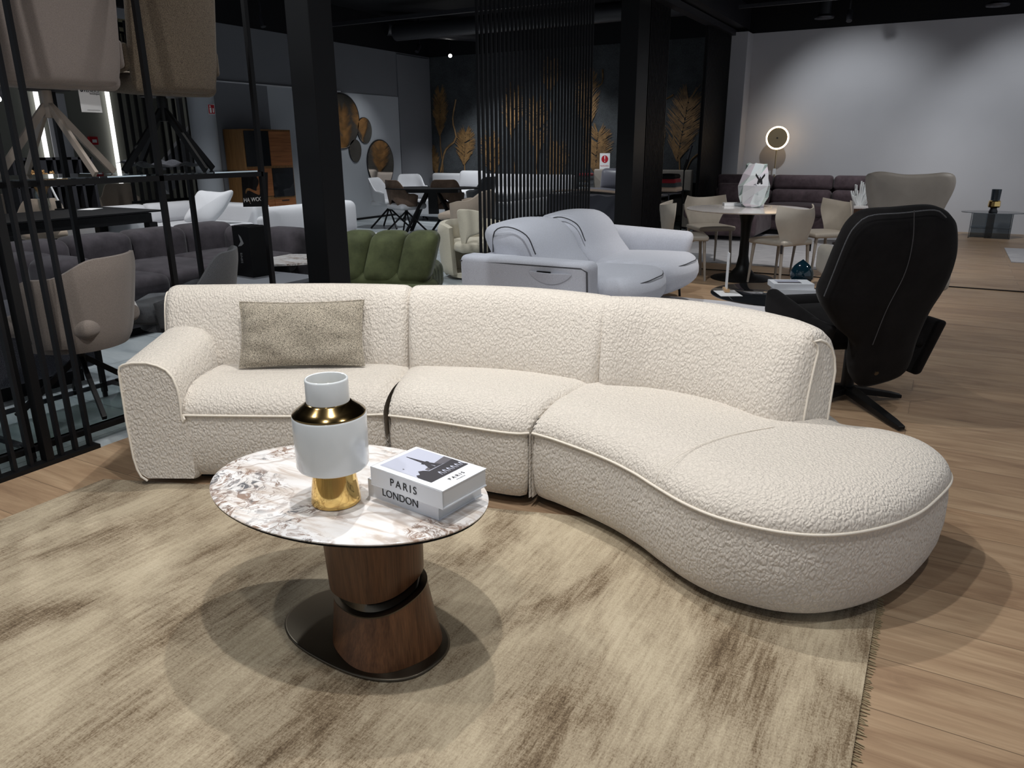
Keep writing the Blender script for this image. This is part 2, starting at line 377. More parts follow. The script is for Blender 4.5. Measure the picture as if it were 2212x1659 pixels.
    def build(s, name, mat, parent=None, smooth=True, world=False, weld=True, bevel=0, sub=0, **props):
        off = Vector(parent.location) if (world and parent) else Vector((0, 0, 0))
        me = bpy.data.meshes.new(name); me.from_pydata([p-off for p in s.v], [], s.f)
        bm = bmesh.new(); bm.from_mesh(me)
        if weld: bmesh.ops.remove_doubles(bm, verts=bm.verts, dist=1e-5)
        bmesh.ops.recalc_face_normals(bm, faces=bm.faces)
        if bevel: bmesh.ops.bevel(bm, geom=[e for e in bm.edges if len(e.link_faces) == 2 and e.calc_face_angle() > .6], offset=bevel, segments=2, affect='EDGES', profile=.6)
        for f in bm.faces: f.smooth = smooth
        bm.to_mesh(me); bm.free(); me.materials.append(mat)
        if smooth: me.set_sharp_from_angle(angle=math.radians(48))
        o = bpy.data.objects.new(name, me); COL.objects.link(o)
        if parent: o.parent = parent
        for k, v in props.items(): o[k] = v
        return o
def thing(name, label, cat, loc=(0, 0, 0), rz=0, group=None):
    o = bpy.data.objects.new(name, None); o.empty_display_size = .1; COL.objects.link(o); o.location = loc; o.rotation_euler = (0, 0, rz)
    o['label'] = label; o['category'] = cat
    if group: o['group'] = group
    return o
def tag(o, label, cat, group=None, kind=None):
    o['label'] = label; o['category'] = cat
    if group: o['group'] = group
    if kind: o['kind'] = kind
    return o
def struct(o): o['kind'] = 'structure'; return o
def dup(root, loc, rz, label, group=None):
    r = root.copy(); COL.objects.link(r); r.location = loc; r.rotation_euler = (0, 0, rz); r['label'] = label
    if group: r['group'] = group
    def rec(src, dst):
        for ch in list(src.children):
            c = ch.copy(); COL.objects.link(c); c.parent = dst; rec(ch, c)
    rec(root, r); return r
def text(body, size, mat, parent, M4, name='lettering', align='CENTER', ext=.0004, space=1.0):
    c = bpy.data.curves.new(name, 'FONT'); c.body = body; c.size = size; c.extrude = ext; c.align_x = align; c.align_y = 'CENTER'; c.space_character = space
    tmp = bpy.data.objects.new(name, c); COL.objects.link(tmp); bpy.context.view_layer.update()
    me = bpy.data.meshes.new_from_object(tmp.evaluated_get(bpy.context.evaluated_depsgraph_get())); bpy.data.objects.remove(tmp); bpy.data.curves.remove(c)
    me.materials.clear(); me.materials.append(mat); o = bpy.data.objects.new(name, me); COL.objects.link(o); o.parent = parent; o.matrix_local = M4; return o
def frame(o, x, y):                                                    # matrix from origin, x axis, y axis
    x = Vector(x).normalized(); y = Vector(y); y = (y-x*y.dot(x)).normalized(); z = x.cross(y)
    return Matrix(((x.x, y.x, z.x, o[0]), (x.y, y.y, z.y, o[1]), (x.z, y.z, z.z, o[2]), (0, 0, 0, 1)))
def spline(pts, n):                                                    # Catmull-Rom through pts, n samples by arc length
    P = [Vector(p) for p in pts]; out = []
    for i in range(len(P)-1):
        p0 = P[max(i-1, 0)]; p1 = P[i]; p2 = P[i+1]; p3 = P[min(i+2, len(P)-1)]
        if i == 0: p0 = p1*2-p2
        if i == len(P)-2: p3 = p2*2-p1
        for k in range(16):
            t = k/16; out.append(.5*((2*p1)+(p2-p0)*t+(2*p0-5*p1+4*p2-p3)*t*t+(3*p1-p0-3*p2+p3)*t**3))
    out.append(P[-1]); L = [0]
    for a, b in zip(out, out[1:]): L.append(L[-1]+(b-a).length)
    res = []; j = 0
    for k in range(n):
        t = L[-1]*k/(n-1)
        while j < len(L)-2 and L[j+1] < t: j += 1
        w = (t-L[j])/max(1e-9, L[j+1]-L[j]); res.append(out[j].lerp(out[j+1], min(1, max(0, w))))
    return res
def V2(p): return Vector((p[0], p[1], 0))
def seld(cx, cy, a, b, rot, n=2.4, k=64):                               # superellipse outline
    o = []
    for i in range(k):
        t = 2*PI*i/k; c, s_ = math.cos(t), math.sin(t)
        x = a*math.copysign(abs(c)**(2/n), c); y = b*math.copysign(abs(s_)**(2/n), s_)
        o.append((cx+x*math.cos(rot)-y*math.sin(rot), cy+x*math.sin(rot)+y*math.cos(rot)))
    return o
# ================================================================== SETTING
XW, YB, XL, ZW = -3.45, 14.70, -10.28, 3.27
b = MB(); b.add([(XW, -2.5, 0), (5, -2.5, 0), (5, YB, 0), (XW, YB, 0)], [(0, 1, 2, 3)]); struct(b.build('floor', M['planks'], smooth=False))
b = MB(); b.add([(-16, -2.5, 0), (XW, -2.5, 0), (XW, YB, 0), (-16, YB, 0)], [(0, 1, 2, 3)]); struct(b.build('floor_stone', M['stone'], smooth=False))
struct(MB().box((-5.5, 6.1, 3.95), (21, 17.4, .1)).build('ceiling', M['ceil'], smooth=False))
struct(MB().box((-6.93, YB+.05, ZW/2), (6.7, .1, ZW)).build('wall_back', M['mural'], smooth=False))
struct(MB().box((.75, YB+.05, ZW/2), (8.6, .1, ZW)).build('wall_right', M['wall_white'], smooth=False))
struct(MB().box((-5.5, YB+.06, ZW+.36), (21, .1, .72)).build('wall_upper', M['ceil'], smooth=False))
struct(MB().box((XL-.05, 11.55, ZW/2), (.1, 6.4, ZW)).build('wall_left', M['wall_grey'], smooth=False))
struct(MB().box((XL-.06, 6.1, ZW+.36), (.1, 17.4, .72)).build('wall_upper_left', M['ceil'], smooth=False))
# white pier between slat wall and white wall
struct(MB().box((-3.53, 14.5, 1.63), (.42, .44, 3.26)).build('trim_1', M['wall_white'], bevel=.006, smooth=False))
struct(MB().box((-.2, 8.845, .004), (9, .02, .01)).build('trim_2', M['blackmatte'], smooth=False))
# recessed pale panel + seams on the grey wall
b = MB(); b.box((XL+.006, 11.35, 1.2), (.012, 4.3, 2.4)); struct(b.build('trim_3', M['panel_grey'], smooth=False))
b = MB(); b.box((XL+.02, 10.0, 2.41), (.04, 3.4, .02)); struct(b.build('trim_4', M['wall_white'], smooth=False))
b = MB(); b.box((XL+.012, 9.15, 1.2), (.014, 1.45, 2.4)); b.box((XL+.012, 14.07, 1.63), (.03, 1.13, 3.2)); struct(b.build('trim_5', M['wall_grey'], bevel=.003, smooth=False))
struct(MB().box((XL+.02, 11.5, .02), (.03, 6.2, .04)).build('baseboard_left', M['blackmatte'], smooth=False))
# far left: green-grey wall, round column, bright niche, led strips
XF = -12.6
struct(MB().box((XF-.05, 3.7, 1.65), (.1, 11.8, 3.3)).build('wall_far', M['wall_green'], smooth=False))
struct(MB().box((-11.45, 9.6, 1.65), (2.3, .1, 3.3)).build('wall_return', M['wall_green'], smooth=False))
struct(MB().cyl((-10.32, 8.53, 0), .2, 3.27, 32).build('trim_6', M['panel_grey']))
p0 = onX(92, 190, XF+.03); p1 = onX(160, 330, XF+.03)
struct(MB().box((XF+.02, (p0.y+p1.y)/2, 1.3), (.02, p1.y-p0.y, 1.9)).build('trim_7', M['wall_white'], smooth=False))
for i, (px, py) in enumerate([(238, 250), (83, 240)]):
    p = onX(px, py, XF+.05); tag(MB().box((XF+.06, p.y, 1.6), (.05, .05, 3.0)).build('light_strip', M['led'], smooth=False), ['vertical white light strip on the far wall right of the swing tag', 'vertical white light strip on the far wall behind the pale chair legs'][i], 'light', 'vertical light strips on the far wall')
p0 = onX(205, 10, XF+.05); p1 = onX(310, 90, XF+.05)
struct(MB().box((XF+.03, (p0.y+p1.y)/2+.1, 3.02), (.02, 1.5, .95)).build('trim_8', M['wall_cream'], smooth=False))

# ------------------------------------------------------------------ black slatted screens
def slats(root, pos, z0, z1, w, d, name='slat'):
    base = None
    for (x, y, ww, dd) in pos:
        if base is None:
            base = MB().box((0, 0, (z0+z1)/2), (dd, ww, z1-z0)).build(name, M['slat'], root, smooth=False); o = base
        elif (ww, dd) != (w, d):
            o = MB().box((0, 0, (z0+z1)/2), (dd, ww, z1-z0)).build(name, M['slat'], root, smooth=False)
        else:
            o = base.copy(); COL.objects.link(o); o.parent = root
        o.location = (x-root.location.x, y-root.location.y, 0)
r = thing('slatted_screen', 'near black metal screen of spaced vertical bars at the left edge', 'room divider', (XW, 1.0, 0))
pos = [(-3.475, 1.967-.0706*k, .016, .03) for k in range(16) if k != 3]
slats(r, pos, .02, 3.9, .016, .03)
MB().box((-.025, .763, 1.96), (.05, .036, 3.88)).build('post', M['black'], r, smooth=False)
MB().box((-.02, .45, .01), (.055, 1.1, .02)).build('base_rail', M['black'], r, smooth=False)
r = thing('slatted_screen', 'tall hanging screen of thin black slats behind the light grey sofa', 'room divider', (-3.4, 5.5, 0))
slats(r, [(-3.4, 5.53+.0712*k, .017, .020) for k in range(33)], .03, 3.9, .017, .020)
MB().box((0, 1.15, .015), (.06, 2.36, .03)).build('base_rail', M['black'], r, smooth=False); MB().box((0, 1.15, 3.9), (.06, 2.36, .05)).build('top_rail', M['black'], r, smooth=False)
r = thing('slat_wall_panel', 'black ribbed slat panel next to the square column', 'wall panel', (-3.70, 10.3, 0))
slats(r, [(-3.67, 10.31+.058*k, .026, .03) for k in range(14)], .0, 3.2, .026, .03)
MB().box((-.0, .38, 1.6), (.02, .80, 3.2)).build('backing', M['blackmatte'], r, smooth=False)
r = thing('slat_wall_panel', 'black ribbed slat panel ending at the white pier', 'wall panel', (-3.64, 12.85, 0))
slats(r, [(-3.61, 12.86+.048*k, .024, .03) for k in range(30)], .0, 3.2, .024, .03)
MB().box((-.0, .71, 1.6), (.02, 1.46, 3.2)).build('backing', M['blackmatte'], r, smooth=False)
struct(MB().box((-3.60, 11.9, 3.25), (.14, 5.0, .09)).build('trim_9', M['duct'], smooth=False))
# square columns
tag(MB().box((-3.545, 3.808, 1.96), (.19, .204, 3.92)).build('column', M['black'], bevel=.006, smooth=False), 'thick black square column right of the display rack', 'column')
tag(MB().box((-3.78, 10.055, 1.96), (.24, .43, 3.92)).build('column', M['black'], bevel=.006, smooth=False), 'black square column left of the dining table between slat panels', 'column')

# ------------------------------------------------------------------ mural
mu = thing('mural', 'bronze thistle heads and stems on the dark charcoal back wall', 'mural', (-6.9, YB-.005, 0))
def thistle(cx, cz, w, h, lean, seed, stem=True):
    rr = random.Random(seed); b = MB(); y = -.014
    def strip(pts, w0, w1):
        n = len(pts)
        for i in range(n-1):
            a, c = pts[i], pts[i+1]; d = (c-a).normalized(); nn = Vector((-d.z, 0, d.x)); wa = w0+(w1-w0)*i/(n-1); wc = w0+(w1-w0)*(i+1)/(n-1)
            b.add([a-nn*wa, a+nn*wa, c+nn*wc, c-nn*wc], [(0, 1, 2, 3)])
    core = Vector((cx, y, cz-h*.42)); ca, sa = math.cos(lean), math.sin(lean)
    def rot(px, pz): return Vector((cx+px*ca+pz*sa, y-rr.random()*.003, cz-px*sa+pz*ca))
    w *= 1.55; h *= 1.15
    for k in range(230):
        t = rr.random(); sgn = rr.choice((-1, 1)); q = -.45+.95*t
        half = w/2*math.sqrt(max(.02, 1-(2*q-.05)**2))*rr.uniform(.55, 1.08)
        a = rot(sgn*w*.03*rr.random(), h*(q-.12)); c = rot(sgn*half, h*(q+.10*rr.uniform(.4, 1.2))); m = (a+c)/2+Vector((0, 0, -.012*h))
        strip([a, m, c], .0075*rr.uniform(.7, 1.5), .0025)
    if stem: strip([rot(0, -h*.4), Vector((cx-.02, y, cz-h*.8)), Vector((cx+.03, y, cz-h*1.3)), Vector((cx, y, .6))], .012, .018)
    b.build('thistle', M['mural_gold'], mu, smooth=False, weld=False)
def wallpt(px, py): q = onY(px, py, YB-.01); return q.x+6.9, q.z
for i, (px, py, w, h, ln) in enumerate([(951, 240, .27, .80, .05), (1005, 315, .34, .62, .1), (938, 345, .2, .5, -.2), (1062, 330, .36, .7, -.1), (1108, 235, .34, .8, .12), (1160, 270, .36, .9, -.05), (1190, 160, .30, .5, .1), (1205, 345, .34, .6, .1),
                                        (1268, 215, .36, .95, -.03), (1290, 322, .44, .72, .05), (1424, 300, .16, .55, 0), (1478, 268, .46, 1.05, .14)]):
    x, z = wallpt(px, py); thistle(x, z, w, h, ln, i)
for pts in ([(985, 215), (978, 260), (985, 300), (962, 325), (952, 372)], [(1302, 150), (1300, 180), (1278, 192)], [(1455, 205), (1432, 218)], [(1512, 330), (1494, 345), (1482, 370)]):
    P = spline([Vector((wallpt(*p)[0], -.012, wallpt(*p)[1])) for p in pts], 14); MB().tube(P, [.018-.012*i/13*(1 if len(pts) < 5 else -.5) for i in range(14)], 4).build('stem', M['mural_gold'], mu)

# ------------------------------------------------------------------ ceiling services (black)
tag(MB().tube([(-9.9, 12.75, 3.62), (-8.9, 14.4, 3.62)], .15, 20).build('air_duct', M['duct']), 'black round duct above the grey wall corner', 'duct')
tag(MB().tube([(-9.4, 12.4, 3.45), (-3.8, 12.4, 3.45)], .15, 20).build('air_duct', M['duct']), 'black round duct crossing behind the hanging slat screen', 'duct')
tag(MB().tube([(-3.3, 12.3, 3.62), (-2.0, 12.3, 3.62), (-.8, 12.3, 3.62)], .16, 20).build('air_duct', M['duct']), 'black round duct at the top edge left of the ceiling vent', 'duct')
tag(MB().bar((-3.52, 8.6, 3.5), (-3.52, 14.6, 3.5), .30, .36).build('ceiling_beam', M['duct'], smooth=False), 'black ceiling beam running to the white pier', 'beam')
tag(MB().bar((-9.8, 10.9, 3.42), (-3.7, 10.9, 3.42), .06, .06).build('track_rail', M['duct'], smooth=False), 'black lighting rail crossing behind the hanging slat screen', 'rail')
tag(MB().bar((-3.2, 13.0, 3.45), (4.5, 13.0, 3.45), .05, .05).build('track_rail', M['duct'], smooth=False), 'black lighting rail running along the white wall', 'rail')
def vent(p, lab):
    t = thing('ceiling_vent', lab, 'vent', p)
    MB().lathe((0, 0, 0), [(.001, .0), (.05, 0), (.06, .01), (.10, -.0), (.11, .012), (.15, 0), (.155, .02), (.10, .06)], 28).build('diffuser', M['silver'], t); MB().cyl((0, 0, .03), .10, .35).build('pipe', M['duct'], t)
M['silver_d'] = metal('dull_grey_metal', (.10, .10, .11, 1), .5); M['silver'] = M['silver_d']
vent(fl(1780, 40, 3.36), 'round ceiling vent left of the track spotlight above the white wall'); vent(fl(2155, 13, 3.30), 'round ceiling vent nearest the top right corner')
def tracklight(p, aim, lab, lit=False):
    t = thing('track_spotlight', lab, 'spotlight', p); d = (Vector(aim)-Vector(p)).normalized()
    MB().tube([(0, 0, 0), tuple(d*.17)], .042, 16).build('housing', M['duct'], t)
    MB().bar((0, 0, 0), (0, 0, 3.9-p[2]), .02).build('bracket', M['duct'], t, smooth=False)
    if lit: MB().tube([tuple(d*.168), tuple(d*.176)], .036, 16).build('lamp_face', M['bulb'], t)
tracklight(fl(1836, 24, 3.32), (-1.3, 11.5, 0), 'small black track spotlight right of the left ceiling vent')
tracklight(fl(972, 112, 3.30), (-6.5, 10, 0), 'lit track spotlight glinting left of the hanging slat screen', True)
tracklight(fl(906, 98, 3.40), (-9.8, 11, 0), 'unlit black track spotlight above the grey wall corner')
tracklight(fl(563, 34, 3.35), (-8.5, 9, 0), 'unlit black track spotlight above the walnut cabinet')
tracklight(onX(9, 198, -9.5), (-7.5, 2, 0), 'bright track spotlight seen between the bars at the left edge', True)

# ================================================================== RUG
r = thing('area_rug', 'silky beige brown distressed rug under the coffee table', 'rug', (-1.53, .2, 0))
b = MB(); rr = random.Random(3)
out = [(-3.06, 1.765)] + [(-3.06+3.055*k/40, 1.765+.985*0+.0+ (0.75)*0) for k in ()]
b.box((-1.53, .2, .006), (3.06, 3.13+0, .012))
# the rug reaches under the sofa on the right
b = MB(); b.prism([(-3.06, -2.2), (0.0, -2.2), (0.0, 2.46), (-.35, 2.42), (-.9, 2.5), (-2.35, 2.05), (-3.06, 1.765)], 0.001, .011)
b.build('pile', M['rug'], r, smooth=False, world=True)
b = MB()
for k in range(420):
    y = -1.0+3.42*k/420+rr.uniform(-.003, .003); b.bar((-.003, y, .006), (.012+rr.random()*.012, y+rr.uniform(-.006, .006), .002), .0022)
b.build('fringe', M['thread'], r, smooth=False, world=True, weld=False)

# ================================================================== SOFA
sofa = thing('sectional_sofa', 'large curved cream modular sofa with rounded chaise end', 'sofa', (-1.5, 2.4, 0))
F1 = [(-2.665, 1.915), (-2.482, 2.005), (-2.246, 2.125), (-2.06, 2.235), (-1.925, 2.325)]
F2 = [(-1.897, 2.325), (-1.78, 2.345), (-1.662, 2.357), (-1.431, 2.376), (-1.328, 2.396), (-1.286, 2.424)]
F3 = [(-1.274, 2.430), (-1.163, 2.409), (-.946, 2.340), (-.80, 2.268), (-.701, 2.201), (-.59, 2.13), (-.488, 2.086), (-.388, 2.070), (-.257, 2.078), (-.138, 2.13), (-.026, 2.238), (.066, 2.387), (.125, 2.563), (.155, 2.70), (.145, 2.80), (.09, 2.89), (0, 2.94), (-.10, 2.955), (-.19, 2.94)]
I1 = [(-3.055, 2.145), (-2.757, 2.325), (-2.427, 2.520), (-2.20, 2.615), (-2.06, 2.655)]
I2 = [(-2.04, 2.660), (-1.817, 2.779), (-1.66, 2.83), (-1.501, 2.855), (-1.33, 2.85), (-1.185, 2.825)]
I3 = [(-1.165, 2.822), (-1.05, 2.862), (-.969, 2.885), (-.82, 2.88), (-.663, 2.838), (-.53, 2.765), (-.405, 2.675)]
BT = .265
def normals(P, sgn=1):
    out = []
    for i in range(len(P)):
        d = P[min(i+1, len(P)-1)]-P[max(i-1, 0)]; d.z = 0; d.normalize(); out.append(Vector((-d.y, d.x, 0))*sgn)
    return out
def outer(I, n):
    P = spline([V2(p) for p in I], n); N = normals(P); return [p+q*BT for p, q in zip(P, N)]
O1, O2, O3 = outer(I1, 30), outer(I2, 30), outer(I3, 30)
def pdist(p, poly):
    best = 9
    for a, c in zip(poly, poly[1:]):
        ab = c-a; t = max(0, min(1, (p-a).dot(ab)/max(1e-9, ab.length_squared))); best = min(best, (a+ab*t-p).length)
    return best
def dome(t): t = max(0, min(1, t)); return math.sqrt(max(0, 1-(1-t)**2))
ZS, DH = .33, .105
def seat(name, F, Oc, nu, R_front=.17, chaise=False, left_arm=False):
    nv = 26; f = spline([V2(p) for p in F], nu); o = spline([V2(p) for p in Oc], nu)
    side0 = [f[0], o[0]]; side1 = [f[-1], o[-1]]; G = []
    for i in range(nu):
        row = []
        for j in range(nv):
            v = (1-math.cos(PI*j/(nv-1)*.5)) if not chaise else (1-math.cos(PI*j/(nv-1)*.5)); p = f[i].lerp(o[i], v)
            df = pdist(p, f); ds = pdist(p, side0)
            if left_arm: ds = 9
            if not chaise: ds = min(ds, pdist(p, side1))
            z = ZS + DH*dome(df/R_front)*(.62+.38*dome(ds/.09)) + (.012*math.sin(min(1, df/.45)*PI) if not chaise else 0)
            row.append(Vector((p.x, p.y, z)))
        G.append(row)
    b = MB(); b.grid(G)
    # front wall: rows of insets below the welt
    N = [q*-1 for q in normals(f)]
    prof = [(ZS, 0), (ZS-.02, -.004), (.26, .003), (.18, .004), (.11, -.004), (.07, -.016), (.045, -.034), (.032, -.060), (.030, -.12)]
    W = [[f[i]+N[i]*d+Vector((0, 0, z)) for (z, d) in prof] for i in range(nu)]
    # round the vertical corners at the seams
    for e, s_ in ((0, 1), (nu-1, -1)):
        if (left_arm and e == 0) or (chaise and e == nu-1): continue
        for k in range(len(prof)):
            for q, ins in ((0, .009), (1, .003)):
                i = e+s_*q; W[i][k] = W[i][k]-N[i]*ins if k > 0 else W[i][k]
    b.grid(W)
    for side, e in ((side0, 0), (side1, nu-1)):                        # seam walls
        if chaise and e: continue
        rows = []
        for j in range(12):
            g = G[e][int(j*(nv-1)/11)]; rows.append([g.copy(), Vector((g.x, g.y, .2)), Vector((g.x, g.y, .05))])
        b.grid(rows)
    o_ = b.build(name, M['cream'], sofa, world=True)
    # welt
    pts = [f[i]+N[i]*.002+Vector((0, 0, ZS)) for i in range(nu)]
    MB().tube(pts, .0048, 8).build('welt', M['cream_pipe'], o_, world=False, weld=False).location = -sofa.location
    return o_
s1 = seat('seat_module', F1, [(p.x, p.y) for p in outer([(-2.80, 2.30)]+I1[2:], 12)], 44, left_arm=True)
s2 = seat('seat_module', F2, [(p.x, p.y) for p in O2], 40)
s3 = seat('chaise_module', F3, [(p.x, p.y) for p in O3], 110, R_front=.20, chaise=True)
# seam line across the chaise
sp = [fl(1417, 1042, .355), fl(1425, 1020, .392), fl(1450, 995, .423), fl(1500, 967, .438), fl(1560, 945, .439), fl(1615, 932, .438), fl(1672, 922, .437)]
MB().tube(spline(sp, 30), .0012, 6).build('stitched_seam', M['cream_pipe'], s3, weld=False).location = -sofa.location
# black plinths
b = MB()
for F, O in ((F1, O1), (F2, O2), (F3, O3)):
    f = spline([V2(p) for p in F], 30); o = spline([V2(p) for p in [(q.x, q.y) for q in O]], 30); N = normals(f)
    b.grid([[f[i]+N[i]*.085+Vector((0, 0, z)) for z in (.013, .032)] for i in range(30)]); b.grid([[f[i]+N[i]*.085+Vector((0, 0, .034)), o[i]+Vector((0, 0, .034))] for i in range(30)])
b.build('plinth', M['blackmatte'], sofa, world=True)
# backrests
def back(I, n, free_r=False, free_l=False):
    P = spline([V2(p) for p in I], n); N = normals(P); L = [0]
    for a, c in zip(P, P[1:]): L.append(L[-1]+(c-a).length)
    prof = [(.035, .30), (.005, .40), (.0, .45), (.015, .54), (.036, .62), (.058, .69), (.078, .735), (.102, .765), (.132, .783), (.165, .785), (.20, .772), (.232, .745), (.255, .70), (.268, .64), (.262, .50), (.258, .30), (.258, .08), (.245, .045), (.20, .035), (.10, .035)]
    rings = []
    for i in range(n):
        s0, s1_ = L[i], L[-1]-L[i]; k = 0; fr = 0
        e = .045
        k = 1-dome(s0/e) if s0 < e else (1-dome(s1_/e) if s1_ < e else 0)
        if free_r and s1_ < .15: fr = 1-dome(s1_/.15); k = k*.35
        if free_l and s0 < .05: k = (1-dome(s0/.05))*.8
        ring = []
        for (d, z) in prof:
            dd, zz = d, z
            if fr and d < .13: dd = d+(.125-d*.55)*fr*(1.0 if z < .74 else .75)
            dd = dd+(.13-dd)*k*.30; zz = zz-(z-.3)*k*.075 - (.04*fr*(z-.4)/.4 if z > .4 else 0)
            ring.append(P[i]+N[i]*dd+Vector((0, 0, zz)))
        rings.append(ring)
    m = MB().loft(rings); o = m.build('backrest', M['cream'], sofa, world=True); return o, rings
def dense(I, n): return [(p.x, p.y) for p in spline([V2(q) for q in I], n)]
b1, r1 = back(I1, 70, free_l=True); b2, r2 = back(I2, 64); b3, r3 = back(I3, 76, free_r=True)
for o, rg in ((b3, r3[-1]), (b1, r1[0])):
    MB().tube([p for p in rg[1:17]], .0045, 8).build('welt', M['cream_pipe'], o, weld=False).location = -sofa.location
# left arm
a0 = Vector((-2.868, 1.797, 0)); ax = Vector((.885, .465, 0)).normalized(); ay = Vector((-.463, .886, 0)).normalized(); AW = .232
def armring(s_):
    top = .555+.055*min(1, s_/.45); pr = [(.045, .032), (.020, .052), (.008, .085), (.0, .14), (-.004, .30), (-.002, .45), (0, top-.03), (.006, top-.012), (.022, top-.002), (.06, top+.006), (.12, top+.006), (.165, top-.006), (.198, top-.024), (.220, top-.055), (AW, top-.10), (AW+.004, .42), (AW+.002, .33), (AW+.03, .22), (AW+.03, .05), (AW+.02, .032)]
    return [a0+ax*x+ay*s_+Vector((0, 0, z)) for x, z in pr]
rings = []
for k in range(24):
    s_ = .62*(k/23)**1.2; rg = armring(s_)
    if k < 3:
        cc = sum(rg, Vector())/len(rg); rg = [cc+(p-cc)*(1-.014*(3-k)**1.5*.5) for p in rg]
    if k > 20:
        for q in rg: pass
    rings.append(rg)
rings.append([p+ay*.02+(sum(rings[-1], Vector())/20-p)*.12 for p in rings[-1]])
arm = MB().loft(rings).build('arm', M['cream'], sofa, world=True)
rg = armring(0); MB().tube([p-ay*.001 for p in rg[0:17]]+[a0+ax*(AW+.002)+Vector((0, 0, .315)), a0+ax*(AW+.006)+Vector((0, 0, .303)), a0+ax*(AW+.013)+Vector((0, 0, .315)), V2(F1[0])+Vector((.004, 0, ZS))], .0048, 8).build('welt', M['cream_pipe'], arm, weld=False).location = -sofa.location
# infill of the front below the slot
# ------------------------------------------------------------------ throw pillow
pl = thing('throw_pillow', 'taupe rectangular throw pillow leaning on the left sofa backrest', 'pillow', (-2.455, 2.43, .44))
W_, H_, T_ = .56, .30, .055
def pil(sg):
    G = []
    for i in range(41):
        row = []
        for j in range(25):
            u, v = -1+2*i/40, -1+2*j/24; tt = (max(0, 1-abs(u)**2.6)*max(0, 1-abs(v)**2.6))**.55
            x = W_/2*u*(1-.05*(1-v*v)); z = H_/2*v*(1-.07*(1-u*u)); y = sg*T_*tt
            y += sg*tt*(-.012*math.exp(-((u+.05)**2*9+(v+.45)**2*5))*1.2 + .006*math.sin(9*u+3*v)*(1-v)*.4 + .006*math.sin(14*u*v+2*u))
            row.append(Vector((x, y, z)))
        G.append(row)
    return G
b = MB(); b.grid(pil(-1)); b.grid(pil(1), True)
ex = Vector((.845, .530, 0)).normalized(); ez = Vector((-.16, .34, .92)).normalized(); ez = (ez-ex*ez.dot(ex)).normalized(); ey = ez.cross(ex)
Mp = Matrix(((ex.x, ey.x, ez.x, 0), (ex.y, ey.y, ez.y, 0), (ex.z, ey.z, ez.z, .155), (0, 0, 0, 1)))
b.xf(Mp); po = b.build('cover', M['pillow'], pl)
edge = [(i/40*2-1, -1) for i in range(0, 41, 2)]+[(1, j/24*2-1) for j in range(2, 25, 2)]+[(1-i/40*2, 1) for i in range(2, 41, 2)]+[(-1, 1-j/24*2) for j in range(2, 24, 2)]
MB().tube([Mp @ Vector((W_/2*u*(1-.05*(1-v*v)), 0, H_/2*v*(1-.07*(1-u*u)))) for u, v in edge], .0045, 6, closed=True).build('piping', M['pillow'], pl)

# ================================================================== COFFEE TABLE
CX, CY = -1.415, 1.520; ct = thing('coffee_table', 'oval stone topped coffee table on walnut pedestal', 'coffee table', (CX, CY, 0)); RA = .04
def ell(k, z, a=.447, b_=.308, n=96): return [Vector((k*0+(a+k)*math.cos(2*PI*i/n)*math.cos(RA)-(b_+k)*math.sin(2*PI*i/n)*math.sin(RA), (a+k)*math.cos(2*PI*i/n)*math.sin(RA)+(b_+k)*math.sin(2*PI*i/n)*math.cos(RA), z)) for i in range(n)]
MB().loft([ell(-.02, .4395), ell(-.006, .440), ell(-.001, .443), ell(0, .447), ell(-.004, .4500), ell(-.02, .4502)]).build('stone_top', M['stone_top'], ct)
MB().loft([ell(-.02, .4325), ell(-.008, .433), ell(-.002, .4392)]).build('under_rim', M['blackmatte'], ct)
base = seld(.085, -.057, .275, .172, -.09, 2.5, 96)
MB().loft([[Vector((.085+(p[0]-.085)*k, -.057+(p[1]+.057)*k, z)) for p in base] for k, z in ((.985, .0125), (1, .0145), (1, .018), (.99, .0205), (.97, .0212))]).build('base_plate', M['darkmetal'], ct)
PR = .03
def ped(cx, cy, a, b_, z, tilt=None, rot=-.42, n=72):
    return [Vector((x-CX, y-CY, z if tilt is None else z+tilt[0]*(x-cx)+tilt[1]*(y-cy))) for x, y in seld(cx, cy, a, b_, rot, 2.4, n)]
t1_, t2_ = (.36, .24), (.27, .27)
MB().loft([ped(-1.251, 1.468, .161, .150, .0215), ped(-1.272, 1.479, .178, .128, .10, (.18, .12)), ped(-1.289, 1.488, .192, .110, .168, t1_)]).build('lower_pedestal', M['walnut'], ct)
MB().loft([ped(-1.289, 1.488, .193, .111, .1685, t1_), ped(-1.289, 1.488, .193, .111, .1725, t1_)]).build('metal_trim', M['darkmetal'], ct)
MB().loft([ped(-1.296, 1.492, .172, .098, .1720, t1_), ped(-1.300, 1.494, .158, .102, .2005, t2_, -.26)]).build('collar', M['darkmetal'], ct)
MB().loft([ped(-1.304, 1.495, .165, .110, .2010, t2_, -.25), ped(-1.306, 1.492, .168, .115, .32, (.1, .1), -.25), ped(-1.308, 1.488, .172, .120, .434, None, -.25)]).build('upper_pedestal', M['walnut'], ct)
